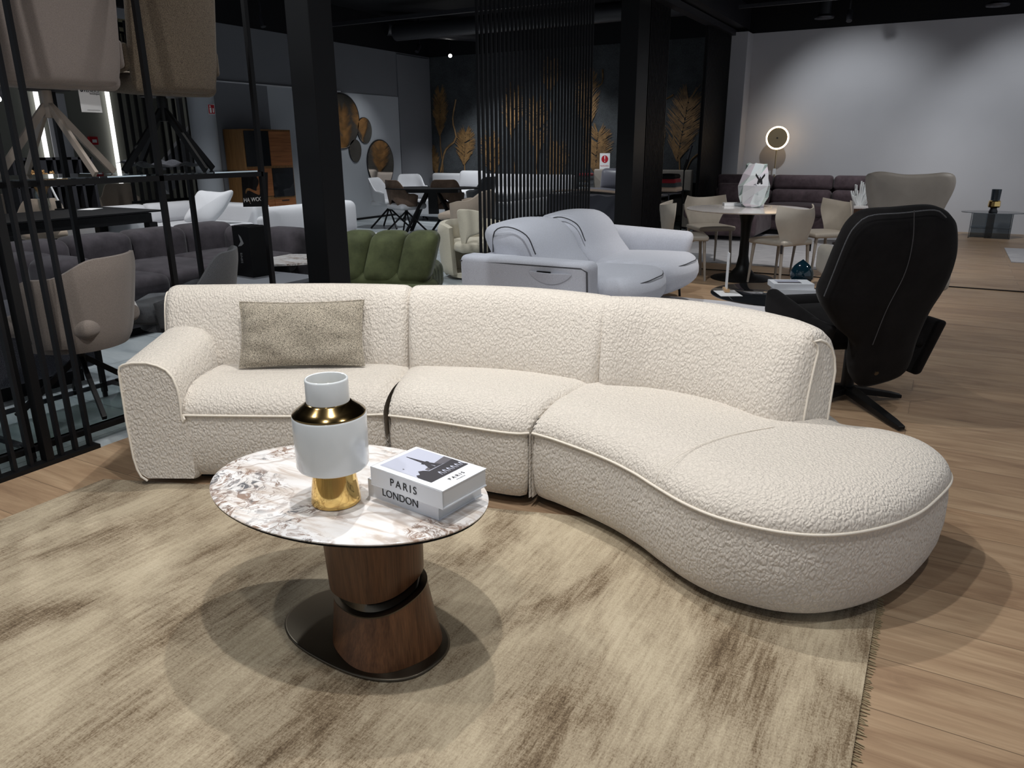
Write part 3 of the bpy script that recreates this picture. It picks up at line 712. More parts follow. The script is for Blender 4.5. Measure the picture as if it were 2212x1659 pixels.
# ------------------------------------------------------------------ vase
vz = .4505; v = thing('vase', 'white ceramic vase with gold shoulder and gold foot on coffee table', 'vase', (-1.374, 1.432, vz))
MB().lathe((0, 0, 0), [(.001, 0), (.066, 0), (.069, .003), (.069, .006), (.0655, .04), (.060, .08), (.0575, .104), (.03, .105)], 64).build('gold_foot', M['gold'], v)
MB().lathe((0, 0, 0), [(.03, .1055), (.085, .1055), (.095, .111), (.0985, .118), (.1000, .20), (.1000, .258), (.0990, .2625), (.0975, .2635), (.05, .2635)], 72).build('body', M['white_gloss'], v)
MB().lathe((0, 0, 0), [(.05, .263), (.0985, .263), (.0992, .2655), (.098, .268), (.082, .280), (.064, .293), (.0585, .298), (.05, .298)], 72).build('gold_shoulder', M['bronze_glaze'], v)
MB().lathe((0, 0, 0), [(.03, .296), (.0580, .296), (.0585, .300), (.0580, .358), (.0572, .3615), (.0550, .3630), (.0525, .3615), (.0515, .355), (.050, .22), (.001, .21)], 64).build('neck', M['white_gloss'], v)
# ------------------------------------------------------------------ books
def book(name, label, org, rz, w, d, t, title, cover):
    k = thing(name, label, 'book', org, rz)
    b = MB(); b.box((0, 0, .0015), (w, d, .003)); b.box((0, 0, t-.0015), (w, d, .003)); b.box((-0, -d/2+.0015, t/2), (w, .003, t)); b.build('cover', M['book'], k, smooth=False, bevel=.0008)
    MB().box((0, .0045, t/2), (w-.009, d-.009, t-.006)).build('pages', M['page'], k, smooth=False, weld=False)
    Mx = frame((-w*.03, -d/2-.0006, t*.50), (1, 0, 0), (0, 0, 1))
    text(title, t*.60, M['ink'], k, Mx, 'spine_title', space=1.35 if title == 'PARIS' else 1.0)
    if cover:
        ph = MB(); a = .0005
        ix0, ix1, iy0, iy1 = -w*.445, w*.28, -d*.375, d*.455
        ph.add([(ix0, iy0, t+a), (ix1, iy0, t+a), (ix1, iy1, t+a), (ix0, iy1, t+a)], [(0, 1, 2, 3)]); ph.build('cover_photo', M['tile_ph'], k, smooth=False)
        return k, (ix0, ix1, iy0, iy1, t+a)
    return k, None
P0, P1, P2 = fl(800, 1008, .556), fl(955, 1062, .556), fl(1043, 1012, .556)
sx = (P1-P0).length; rzb = math.atan2((P1-P0).y, (P1-P0).x)
dy = .182; mid = (P0+P1)/2+Vector((-math.sin(rzb), math.cos(rzb), 0))*dy/2
Q0, Q1 = fl(797, 1070, .4506), fl(948, 1125, .4506)
rz2 = math.atan2((Q1-Q0).y, (Q1-Q0).x); w2 = (Q1-Q0).length; mid2 = (Q0+Q1)/2+Vector((-math.sin(rz2), math.cos(rz2), 0))*.094
lb, _ = book('book', 'white hardback book titled LONDON, lower of the two on the stone table', (mid2.x, mid2.y, .4506), rz2, w2, .188, .052, 'LONDON', False)
pb, im = book('book', 'white hardback book titled PARIS with tower photo, upper of the two', (mid.x, mid.y, .5030), rzb, sx, dy, .053, 'PARIS', True)
ix0, ix1, iy0, iy1, zt = im; W2, H2 = ix1-ix0, iy1-iy0
# tower photo printed on the cover: picture right = +y, picture up = -x
def pp(X, Y, dz=.0004): return (ix1-W2*Y, iy0+H2*X, zt+dz)
def poly(pts, mt, nm, dz=.0004): MB().add([pp(u, v_, dz) for u, v_ in pts], [tuple(range(len(pts)))]).build(nm, M[mt], pb, smooth=False)
poly([(0, .25), (.05, .32), (.12, .30), (.2, .40), (.28, .36), (.34, .28), (1, .30), (1, 0), (0, 0)], 'ph_dark', 'cover_photo_print')
poly([(.55, .90), (.565, .90), (.60, .56), (.64, .55), (.64, .50), (.62, .50), (.70, .30), (.40, .30), (.50, .50), (.48, .50), (.48, .55), (.52, .56)], 'ph_dark', 'cover_photo_print', .0006)
poly([(.34, .30), (.34, .37), (1, .47), (1, .30)], 'ph_mid', 'cover_photo_print', .0005)
for k in range(6):
    X = .36+.11*k; poly([(X, .05), (X+.02, .14), (X+.045, .17), (X+.07, .14), (X+.085, .05), (X+.07, .05), (X+.055, .12), (X+.03, .12), (X+.015, .05)], 'tile_ph', 'cover_photo_print', .0007)
poly([(.57, .33), (.56, .42), (.555, .33)], 'tile_ph', 'cover_photo_print', .0008); poly([(.10, .62), (.12, .64), (.13, .62), (.12, .60)], 'ph_mid', 'cover_photo_print', .0007)
wB, dB = sx, dy
text('PARIS', .0175, M['ink'], pb, frame((wB*.375, .02*dB, .0535), (0, 1, 0), (-1, 0, 0)), 'cover_title', space=1.5)
text('FRANCE', .0065, M['grey_ink'], pb, frame((wB*.435, .02*dB, .0535), (0, 1, 0), (-1, 0, 0)), 'cover_subtitle', space=1.5)
# ================================================================== BUILDERS FOR THE SHOWROOM FURNITURE
def rayplane(x, y, P0, N):
    d = _ray(x, y); o = Vector((0, 0, CAM_H)); t = (Vector(P0)-o).dot(Vector(N))/d.dot(Vector(N)); return o+d*t
def plate(pxs, P0, N, th, puff=0, n=64, smoothpts=True, bow=0):
    """soft slab: outline measured on the plane (P0, N), real thickness th, bowed around its vertical middle"""
    N = Vector(N).normalized(); P = [rayplane(x, y, P0, N) for x, y in pxs]
    if smoothpts:
        Q = P[-2:]+P+P[:2]; S = spline(Q, n*2+1); 
        # keep the closed middle stretch
        L = [(S[i]-P[0]).length for i in range(len(S)//2)]; i0 = L.index(min(L)); L2 = [(S[i]-P[0]).length for i in range(len(S)//2, len(S))]; i1 = L2.index(min(L2))+len(S)//2
        P = S[i0:i1]
    c = sum(P, Vector())/len(P); lat = N.cross(Vector((0, 0, 1))).normalized(); wmax = max(abs((p-c).dot(lat)) for p in P)
    def bw(p): return p + N*(bow*((p-c).dot(lat)/wmax)**2)
    rings = []
    for k, o in ((.02, -.5-puff/th), (.5, -.5-puff*.75/th), (.8, -.5-puff*.3/th), (.93, -.46), (.985, -.30), (1, 0), (.985, .30), (.93, .46), (.8, .5+puff*.3/th), (.5, .5+puff*.75/th), (.02, .5+puff/th)):
        rings.append([bw(c+(p-c)*k)+N*o*th for p in P])
    return MB().loft(rings)
def rails(p, z): return Vector((p[0], p[1], z))
def build_local(mb, name, mat, root, **k):          # geometry given in world space, root may be rotated
    Mi = (Matrix.Translation(root.location) @ Matrix.Rotation(root.rotation_euler.z, 4, 'Z')).inverted(); mb.v = [Mi @ p for p in mb.v]; return mb.build(name, mat, root, **k)
def spider(root, z, r, mat, n=4, w=.022, a0=PI/4, hub=.05):
    MB().cyl((0, 0, z-.12), .028, .12, 16).build('hub', mat, root); MB().cyl((0, 0, z-.012), .09, .012, 20).build('mount', mat, root)
    for k in range(n):
        a = a0+2*PI*k/n; MB().bar((math.cos(a)*.02, math.sin(a)*.02, z-.08), (math.cos(a)*r, math.sin(a)*r, .012), w, w*1.3).build('leg', mat, root, smooth=False, bevel=.002)
def shell_chair(name, label, cat, mat, loc, rz, group=None, w=.30, hb=.86, ha=.66, seatz=.47, legs='spider', legmat=None, seatmat=None, wrap=1.95, flare=1.12, th=.045, quilt=False, bz=.40, legr=.30, cutout=False):
    t = thing(name, label, cat, loc, rz, group); legmat = legmat or M['black']
    def fn(u, v):
        ph = (u*2-1)*wrap; k = abs(ph)/wrap
        q = .5-.5*math.cos(min(1, max(0, (k-.28)/.42))*PI)
        top = hb*(1-q)+ha*q; top -= .03*max(0, k-.85)/.15
        z0 = bz+(.03 if k > .6 else 0); 
        if cutout and k < .3: z0 = bz+.14*math.cos(k/.3*PI/2)
        z = z0+(top-z0)*v; rr = w*(.84+(flare-.84)*min(1, (z-bz)/(hb-bz))**.8)
        y = .01*math.cos(u*PI*6) if quilt else 0
        return Vector((-math.cos(ph)*(rr+y)*.95, math.sin(ph)*(rr+y), z))
    MB().sheet(fn, 34, 12, th).build('shell', mat, t)
    MB().rbox((.01, 0, seatz-.035), (w*1.72, w*1.66, .10), .045, 6, puff=(0, 0, .012)).build('seat', seatmat or mat, t)
    MB().cyl((0, 0, bz-.005), w*.78, .05, 28).build('seat_base', mat, t)
    if legs == 'spider': spider(t, bz, legr, legmat)
    return t
def wing_chair(label, loc, rz):
    t = thing('dining_chair', label, 'chair', loc, rz, 'leather dining chairs around the round marble table')
    MB().rbox((.0, 0, .455), (.46, .44, .055), .022, 6, puff=(0, 0, .008), warp=lambda P, q: (P[0], P[1]*(1+.06*q[0]), P[2])).build('seat', M['leather'], t)
    def fn(u, v):
        s = u*2-1; w = .19+.085*math.sin(min(1, v/.72)*PI/2)**2-(.03*max(0, v-.72)/.28); z = .45+v*(.375-.035*(1-s*s)*v)
        return Vector((-.235-.05*v+.15*abs(s)**2.2*(.5+.5*v), s*w, z))
    MB().sheet(fn, 20, 12, .026).build('backrest', M['leather'], t)
    for sx in (-1, 1):
        for sy in (-1, 1):
            MB().tube([(sx*.185, sy*.185, .435), (sx*.215, sy*.20, .0)], [.019, .011], 10).build('leg', M['leather_d'], t)
    for sy in (-1, 1): MB().box((-.20, sy*.205, .40), (.028, .006, .085)).build('back_bracket', M['silver'], t, smooth=False)
    return t
def box_sofa(t, X, Y, zs, zb, arm_w, arm_z, mat, back='-X', n=2, base=None, plinth=True, cush_puff=.02):
    """simple upholstered sofa in world axes: back along -X side, arms at both Y ends"""
    x0, x1 = X; y0, y1 = Y; L = Vector(t.location)
    def B(c, d, r, nm, puff=(0, 0, 0)): MB().rbox(Vector(c)-L, d, r, 7, puff=puff).build(nm, mat, t)
    B(((x0+x1)/2, (y0+y1)/2, (.08+zs*.55)/2), (x1-x0, y1-y0, zs*.55-.08), .03, 'base')
    cw = (y1-y0-2*arm_w)/n
    for k in range(n):
        B(((x0+x1)/2+.10, y0+arm_w+cw*(k+.5), zs*.55+(zs*.45)/2-.01), (x1-x0-.22, cw*.99, zs*.45), .05, 'seat_cushion', (0, 0, cush_puff))
        B((x0+.16, y0+arm_w+cw*(k+.5), (zs+zb)/2), (.24, cw*.99, zb-zs+.06), .08, 'back_cushion', (.03, 0, 0))
    B((x0+.05, (y0+y1)/2, zb*.5), (.12, y1-y0, zb-.14), .05, 'back_frame')
    for yy in (y0+arm_w/2, y1-arm_w/2):
        if arm_w > .02: B(((x0+x1)/2, yy, (arm_z+.08)/2), (x1-x0, arm_w, arm_z-.08), .05, 'arm')
    if plinth: MB().box(((x0+x1)/2-L.x, (y0+y1)/2-L.y, .04), (x1-x0-.12, y1-y0-.12, .08)).build('plinth', M['blackmatte'], t, smooth=False)

# ================================================================== LIGHT GREY SOFA (centre)
g = thing('sofa', 'light grey two seat sofa with adjustable backs and dark piping', 'sofa', (-2.6, 6.0, 0))
def G_(c, d, r, nm, puff=(0, 0, 0), warp=None, mat='fab_lgrey', n=8, R=None): return MB().rbox((c[0]+2.6, c[1]-6.0, c[2]), d, r, n, puff, warp, R).build(nm, M[mat], g)
na = G_((-2.68, 5.03, .355), (1.10, .21, .49), .05, 'arm', warp=lambda P, q: (P[0], P[1]-.01*q[2], P[2]+.012*q[0]*0))
fa = G_((-2.55, 7.16, .40), (.98, .16, .46), .075, 'arm', warp=lambda P, q: (P[0]+.03*q[2], P[1]+.07*q[2]*abs(q[2]), P[2]-.02*q[0]))
for k, (y0, y1) in enumerate(((5.15, 6.10), (6.10, 7.05))):
    yc, w = (y0+y1)/2, y1-y0
    G_((-2.42, yc, .315), (.96, w*.995, .28), .11, 'seat_cushion', (.06, 0, .035), warp=lambda P, q: (P[0]+(.05*(1-q[1]**2)), P[1], P[2]+.02*q[0]-.02))
    G_((-2.90, yc, .56), (.42, w*.985, .48), .13, 'back_cushion', (.02, 0, .03), warp=lambda P, q: (P[0]-.13*q[2]+(.08 if q[2] < 0 else 0)*-q[2]*(1 if q[0] > 0 else 0), P[1], P[2]))
G_((-2.98, 6.10, .36), (.36, 2.0, .46), .05, 'back_frame')
MB().tube([(-3.22+2.6, 4.926-6, .555), (-2.7+2.6, 4.921-6, .56), (-2.19+2.6, 4.921-6, .562), (-2.145+2.6, 4.924-6, .54), (-2.138+2.6, 4.926-6, .35), (-2.138+2.6, 4.93-6, .15)], .006, 6).build('piping', M['fab_pipe'], g)
for k in (0, 1):
    y0 = 5.20+.95*k-6; MB().tube(spline([(-3.06+2.6, y0-.04, .60), (-3.05+2.6, y0-.03, .76), (-2.93+2.6, y0-.02, .80), (-2.78+2.6, y0, .74), (-2.70+2.6, y0+.0, .60)], 20), .005, 6).build('piping', M['fab_pipe'], g)
    MB().tube(spline([(-1.96+2.6, y0+.02, .40), (-1.885+2.6, y0+.25, .41), (-1.87+2.6, y0+.45, .415), (-1.885+2.6, y0+.65, .41), (-1.96+2.6, y0+.88, .40)], 20), .004, 6).build('piping', M['fab_pipe'], g)
b = MB(); pc = onY(1188, 592, 4.915)
def pock(u, v):
    x = -.17+.34*u; return Vector((pc.x+x+2.6, 4.912-6-.045*math.sin(u*PI)*(1-v)*(1), pc.z+.012*(1-v)-.075*v*math.sin(u*PI)**.7))
b.sheet(pock, 18, 6, .006); b.build('pocket', M['fab_lgrey'], g)
pc2 = onY(1175, 589, 4.90); tag(MB().box((pc2.x, 4.895, pc2.z), (.11, .018, .022)).build('remote_control', M['black'], smooth=False, bevel=.003), 'black remote control tucked in the arm pocket of the light grey sofa', 'remote control')
for (x, y) in ((-2.18, 7.1), (-2.18, 5.1), (-2.95, 7.1), (-2.95, 5.1)):
    MB().tube([(x+2.6, y-6, .17), (x+2.6+.06, y-6, .12), (x+2.6+.075, y-6, .0)], .012, 8).build('leg', M['black'], g)
rg = tag(MB().box((-1.9, 5.55, .006), (2.0, 2.9, .012)).build('area_rug', M['rug_pale'], smooth=False), 'pale grey rug under the light grey sofa', 'rug')

# ================================================================== BLACK RECLINER
rc = Vector((-.33, 4.52, 0)); fdir = Vector((-.62, .78, 0)).normalized(); rz = math.atan2(fdir.y, fdir.x)
rec = thing('recliner_chair', 'tall black velvet swivel recliner seen from behind right of the cream sofa', 'armchair', rc, rz)
Nb = (Vector((0, 0, 0))-fdir*.93+Vector((0, 0, -.36))).normalized()          # rear normal of the leaning back
P0 = rc-fdir*.30+Vector((0, 0, .55))
out = [(1768, 640), (1786, 590), (1815, 520), (1838, 480), (1872, 457), (1940, 451), (2015, 446), (2048, 458), (2060, 485), (2058, 545), (2035, 605), (2000, 662), (1972, 725), (1957, 775), (1940, 803), (1900, 820), (1850, 828), (1835, 800), (1838, 740), (1800, 700)]
bk = build_local(plate(out, P0, Nb, .13, .03, 90), 'backrest', M['vel_black'], rec)
seam = [(1975, 455), (1972, 520), (1955, 590), (1915, 670), (1885, 745)]
build_local(MB().tube(spline([rayplane(x, y, P0+Nb*.095, Nb) for x, y in seam], 24), .002, 6), 'seam', M['fab_pipe'], rec)
ed = [(1780, 640), (1800, 590), (1828, 520), (1848, 488), (1880, 466), (1950, 460), (2020, 454), (2044, 470)]
build_local(MB().tube(spline([rayplane(x, y, P0+Nb*.07, Nb) for x, y in ed], 30), .003, 6), 'welt', M['fab_char'], rec)
MB().rbox((.16, 0, .40), (.58, .50, .15), .05, 8, (0, 0, .02)).build('seat', M['vel_black'], rec)
for s_ in (-1, 1):
    MB().rbox((.10, s_*.31, .46), (.60, .09, .16), .04, 8, warp=lambda P, q: (P[0], P[1], P[2]+.05*q[0]*(1 if q[2] > 0 else 1))).build('armrest', M['vel_black'], rec)
    MB().rbox((-.10, s_*.315, .34), (.26, .05, .34), .024, 6, warp=lambda P, q: (P[0]-.07*q[2], P[1], P[2])).build('side_panel', M['vel_black'], rec)
MB().rbox((.52, 0, .36), (.14, .48, .30), .05, 8).build('footrest', M['vel_black'], rec)
MB().cyl((0, 0, .05), .035, .30, 20).build('column', M['black'], rec)
for k, tip in enumerate([(1948, 925), (1945, 855), None, None, None]):
    if tip: q = fl(*tip, .02)
    else: a = {2: 95, 3: 165, 4: 235}[k]*PI/180; q = rc+Vector((math.cos(a), math.sin(a), 0))*.36+Vector((0, 0, .02))
    q0 = rc+Vector((0, 0, .065)); m_ = MB(); d = (q-q0); side = Vector((-d.y, d.x, 0)).normalized()
    m_.loft([[q0+d*t+side*(sx*w)+Vector((0, 0, dz)) for sx, dz in ((-1, -h), (1, -h), (1, h), (-1, h))] for t, w, h in ((0, .035, .02), (.85, .024, .014), (1, .018, .010))])
    build_local(m_, 'base_arm', M['black'], rec, smooth=False, bevel=.003)
qb = rayplane(1892, 805, P0+Nb*.1, Nb); build_local(MB().tube([qb, qb+Nb*.008], .012, 16), 'button', M['darkmetal'], rec)
q = fl(1812, 705, .42); 
# ================================================================== BEIGE RECLINER
br = Vector((-.32, 6.25, 0)); b2_ = thing('recliner_chair', 'grey beige leather recliner with winged headrest behind the black recliner', 'armchair', br, math.radians(115))
Nf = Vector((.30, -.92, .12)).normalized(); P0 = br+Vector((.02, -.22, 0))+Vector((0, 0, 1.0))
build_local(plate([(1871, 384), (1884, 373), (1905, 371), (1950, 377), (2000, 376), (2040, 373), (2060, 381), (2060, 405), (2043, 440), (2020, 478), (1985, 500), (1925, 500), (1890, 480), (1876, 440)], P0, Nf, .13, .015, 80), 'headrest', M['leather_d'], b2_)
MB().rbox((-.25, 0, .62), (.15, .50, .62), .06, 8, warp=lambda P, q: (P[0]-.05*q[2], P[1], P[2])).build('backrest', M['leather_d'], b2_)
MB().rbox((.10, 0, .40), (.60, .52, .18), .06, 8, (0, 0, .03)).build('seat', M['leather'], b2_)
for s_ in (-1, 1): MB().rbox((.05, s_*.33, .52), (.62, .12, .22), .05, 8, warp=lambda P, q: (P[0], P[1], P[2]+.03*q[0])).build('armrest', M['fab_beige'] if 0 else M['leather'], b2_)
MB().cyl((0, 0, .03), .03, .3).build('column', M['silver'], b2_); MB().cyl((0, 0, 0), .30, .03, 40, .27).build('base', M['silver'], b2_)

# ================================================================== BLACK ROUND SIDE TABLE AND ITS THINGS
tc = fl(1672, 634, .41); st = thing('side_table', 'low round black glass side table between the sofas', 'side table', (tc.x, tc.y, 0))
MB().lathe((0, 0, 0), [(.01, .398), (.425, .398), (.43, .402), (.43, .408), (.425, .411), (.01, .411)], 64).build('table_top', M['blackglass'], st)
MB().cyl((0, 0, .02), .025, .38).build('stem', M['black'], st); MB().cyl((0, 0, 0), .2, .02, 40).build('base', M['black'], st)
q = fl(1568, 630, .4115); cs = thing('card_holder', 'clear card stand with wooden foot on the round black table', 'card holder', q, .4)
MB().box((0, 0, .015), (.035, .11, .02)).build('wooden_foot', M['oak'], cs, smooth=False, bevel=.002)
MB().box((0, 0, .15), (.004, .085, .25)).build('card', M['white'], cs, smooth=False)
for k in range(3): MB().box((.0026, -.015+.0*k, .10+.05*k), (.0006, .03, .018)).build('print', M['grey_ink'], cs, smooth=False)
q = fl(1572, 634, .4112); tag(MB().box((q.x, q.y, .4122), (.15, .21, .0018), .5).build('price_card', M['white'], smooth=False), 'white card lying under the wooden card stand', 'card')
q = fl(1712, 632, .4112)
lbk = thing('book', 'white book lying under another on the round black table', 'book', (q.x, q.y, .4112), .35, 'books on the round black table')
ubk = thing('book', 'white book with grey cover photo on top of its pair on black table', 'book', (q.x-.02, q.y+.005, .4487), .42, 'books on the round black table')
for k in (lbk, ubk):
    MB().box((0, 0, .0185), (.27, .19, .037)).build('cover', M['book'], k, smooth=False, bevel=.001); MB().box((.0, .004, .0185), (.262, .19, .03)).build('pages', M['page'], k, smooth=False)
MB().box((-.02, 0, .0375), (.16, .12, .0006)).build('cover_photo', M['ph_mid'], ubk, smooth=False); MB().box((-.02, .02, .0378), (.16, .06, .0006)).build('cover_photo', M['tile_ph'], ubk, smooth=False)
q = fl(1729, 617, .411); tag(MB().lathe((q.x, q.y, .4113), [(.001, 0), (.035, .0), (.062, .018), (.080, .055), (.083, .085), (.076, .115), (.058, .145), (.034, .168), (.012, .184), (.002, .192)], 40).build('egg_vase', M['teal']), 'dark teal glass teardrop vase on the round black side table', 'vase')

# ================================================================== MARBLE DINING TABLE, CHAIRS
TC = Vector((-1.815, 8.42, 0)); dt = thing('dining_table', 'round white marble dining table on black trumpet foot', 'dining table', TC)
MB().lathe((0, 0, 0), [(.01, .735), (.60, .735), (.635, .742), (.64, .75), (.01, .7505)], 80).build('table_top', M['stone_w'], dt)
MB().lathe((0, 0, 0), [(.001, 0), (.33, 0), (.335, .006), (.32, .014), (.14, .045), (.075, .12), (.052, .25), (.048, .45), (.058, .60), (.085, .70), (.11, .733), (.001, .734)], 48).build('pedestal', M['black'], dt)
wing_chair('taupe leather chair nearest the camera at the round marble table, back to us', (-1.40, 8.19, 0), math.radians(148))
w1 = COL.objects.get('dining_chair')
dup(w1, (-2.40, 8.16, 0), math.radians(22), 'taupe leather chair left of the marble table beside the light grey sofa')
dup(w1, (-2.42, 9.22, 0), math.radians(-50), 'taupe leather chair on the far left side of the marble table by the slat panel')
dup(w1, (-1.13, 9.10, 0), math.radians(222), 'taupe leather chair right of the marble table before the brown sofa')
q = fl(1627, 447, .7508); b = MB(); rr = random.Random(5)
for_rings = []
n = 8
for z, r_ in ((0, .105), (.03, .125), (.13, .165), (.24, .17), (.36, .135), (.44, .115), (.455, .10)):
    tw = z*1.7+rr.uniform(-.2, .2); for_rings.append([Vector((math.cos(2*PI*k/n+tw)*r_*rr.uniform(.88, 1.1), math.sin(2*PI*k/n+tw)*r_*rr.uniform(.88, 1.1), z+(rr.uniform(-.025, .025) if 0 < z < .45 else 0))) for k in range(n)])
fv = thing('vase', 'pearly white faceted vase on the round marble dining table', 'vase', q)
m_ = MB().loft(for_rings); m_.f = [t for f in m_.f for t in ([(f[0], f[1], f[2]), (f[0], f[2], f[3])] if len(f) == 4 else [f])]; m_.build('body', M['pearl'], fv, smooth=False)
bq = onY(1642, 388, q.y-.20); b = MB()
for s_ in (-1, 1): b.add([Vector(p)+Vector((bq.x-q.x, bq.y-q.y, bq.z-q.z)) for p in ((0, 0, .0), (s_*.045, -.008, .065), (s_*.05, -.01, .04), (s_*.022, 0, -.0), (s_*.030, -.004, -.045), (s_*.012, 0, -.05))], [(0, 1, 2, 3), (0, 3, 4, 5)])
b.tube([(bq.x-q.x, bq.y-q.y, bq.z-q.z-.04), (bq.x-q.x, bq.y-q.y, bq.z-q.z+.03)], .006, 6); b.build('butterfly', M['ink'], fv, smooth=False)
q = fl(1582, 444, .7508); tag(MB().box((q.x, q.y, .766), (.20, .15, .03), .4).build('book', M['book'], smooth=False, bevel=.002), 'white book lying beside the faceted vase on the marble table', 'book')
tag(MB().box((-1.75, 11.2, .006), (2.9, 3.6, .012)).build('area_rug', M['rug_pale'], smooth=False), 'pale striped rug behind the marble dining table', 'rug')
# ------------------------------------------------------------------ brown sofa, lamp, side table
bs = thing('sofa', 'long brown suede sofa against the white wall', 'sofa', (-2.2, 13.2, 0)); L = Vector((-2.2, 13.2, 0))
def B_(c, d, r, nm, puff=(0, 0, 0), mat='vel_plum', n=7): return MB().rbox(Vector(c)-L, d, r, n, puff).build(nm, M[mat], bs)
B_((-2.05, 13.3, .22), (2.5, .95, .26), .05, 'base'); B_((-2.85, 12.3, .24), (.95, 1.3, .32), .06, 'chaise_base'); B_((-2.05, 13.85, .42), (2.7, .22, .70), .08, 'back_frame')
for k in range(3):
    x = -3.02+.95*k; B_((x, 13.2 if k else 12.6, .40), (.94, .9 if k else 1.9, .16), .06, 'seat_cushion', (0, 0, .02)); B_((x, 13.55, .565), (.94, .26, .26), .08, 'back_cushion', (0, .03, 0)); B_((x, 13.62, .80), (.94, .22, .24), .07, 'headrest', (0, .02, 0))
MB().box((.15, .1, .05), (2.4, .85, .09)).build('plinth', M['blackmatte'], bs, smooth=False)
p = onY(1575, 425, 13.0); tag(MB().rbox((p.x, 13.05, .62), (.42, .12, .36), .055, 8, (0, .06, 0), R=Matrix.Rotation(-.2, 3, 'X')).build('throw_pillow', M['vel_plum']), 'brown square cushion at the left end of the brown sofa', 'pillow')
lp = onY(1680, 298, 14.35); la = thing('floor_lamp', 'floor lamp with glowing warm ring head behind the brown sofa', 'lamp', (lp.x, 14.35, 0))
MB().lathe((0, 0, 0), [(.0, 0), (.13, 0), (.13, .02), (.0, .021)], 32).build('base', M['brass'], la); MB().tube([(0, 0, .02), (0, 0, lp.z-.17)], .012, 12).build('pole', M['brass'], la)
m_ = MB().lathe((0, 0, 0), [(.001, 0), (.17, 0), (.17, .012), (.001, .012)], 48); m_.xf(Matrix.Translation((0, -.02, lp.z)) @ Matrix.Rotation(PI/2, 4, 'X')); m_.build('disc', M['brass'], la)
MB().tube([(.182*math.cos(2*PI*k/48), -.028, lp.z+.182*math.sin(2*PI*k/48)) for k in range(48)], .013, 10, closed=True).build('light_ring', M['ring'], la)
MB().tube([(0, -.05, lp.z), (0, -.03, lp.z)], .014, 12).build('centre_knob', M['ink'], la); MB().box((.0, -.02, .95), (.05, .004, .10)).build('price_tag', M['white'], la, smooth=False)
q = fl(1832, 530); q0 = q; wt = thing('side_table', 'walnut drum side table with stone top beside the beige recliner', 'side table', (q.x, q.y, 0))
MB().lathe((0, 0, 0), [(.001, .54), (.26, .54), (.265, .56), (.26, .575), (.001, .5755)], 48).build('table_top', M['stone_w'], wt); MB().lathe((0, 0, 0), [(.001, .03), (.15, .03), (.13, .54), (.001, .54)], 48).build('pedestal', M['walnut'], wt); MB().cyl((0, 0, 0), .22, .03, 40).build('base', M['darkmetal'], wt)
q = onY(1860, 440, q0.y); co = thing('coral_sculpture', 'white branching coral ornament by the beige recliner', 'ornament', (q.x-.02, q0.y, .576)); rr = random.Random(11); b = MB()
for k in range(46):
    a, r_ = rr.random()*2*PI, rr.random()*.13; h = .14+rr.random()*.20-(r_*.6); b.tube([(r_*.5*math.cos(a), r_*.5*math.sin(a), 0), (r_*math.cos(a), r_*math.sin(a), h*.6), (r_*1.25*math.cos(a), r_*1.25*math.sin(a), h)], [.016, .013, .012], 6)
b.build('branches', M['white_gloss'], co)
# ------------------------------------------------------------------ smoked glass table with candle holder, right
gc = fl(2144, 458, .39); gt = thing('side_table', 'oval smoked glass side table near the white wall', 'side table', (gc.x, gc.y, 0))
MB().loft([[Vector((.42*math.cos(2*PI*k/64), .30*math.sin(2*PI*k/64), z)) for k in range(64)] for z in (.382, .39)]).build('table_top', M['smoke'], gt)
for (x, y, w_, d_) in ((-.27, -.04, .012, .26), (-.10, .08, .30, .012), (.10, -.12, .32, .012), (.27, .0, .012, .28)):
    MB().box((x, y, .19), (w_, d_, .38)).build('glass_leg', M['smoke'], gt, smooth=False)
MB().box((0, 0, .15), (.52, .26, .008)).build('glass_shelf', M['smoke'], gt, smooth=False)
q = onY(2146, 452, gc.y); ch = thing('candle_holder', 'glass and gold candle holder on the smoked glass table', 'candle holder', (q.x, gc.y, .3905))
MB().lathe((0, 0, 0), [(.001, 0), (.06, 0), (.062, .01), (.045, .05), (.05, .07), (.001, .07)], 24).build('foot', M['blackglass'], ch); MB().lathe((0, 0, 0), [(.001, .07), (.075, .07), (.085, .09), (.08, .16), (.07, .175), (.001, .176)], 12).build('gold_band', M['gold'], ch, smooth=False); MB().lathe((0, 0, 0), [(.062, .176), (.068, .34), (.064, .34), (.058, .18)], 24).build('glass_chimney', M['smoke'], ch)
q = [fl(2171, 537, 0), fl(2182, 567, 0)]
tag(MB().box(((q[0].x+q[1].x)/2+.75, (q[0].y+q[1].y)/2, .006), (1.5, abs(q[0].y-q[1].y), .012)).build('area_rug', M['rug_pale'], smooth=False), 'corner of a grey rug at the right edge of the picture', 'rug')
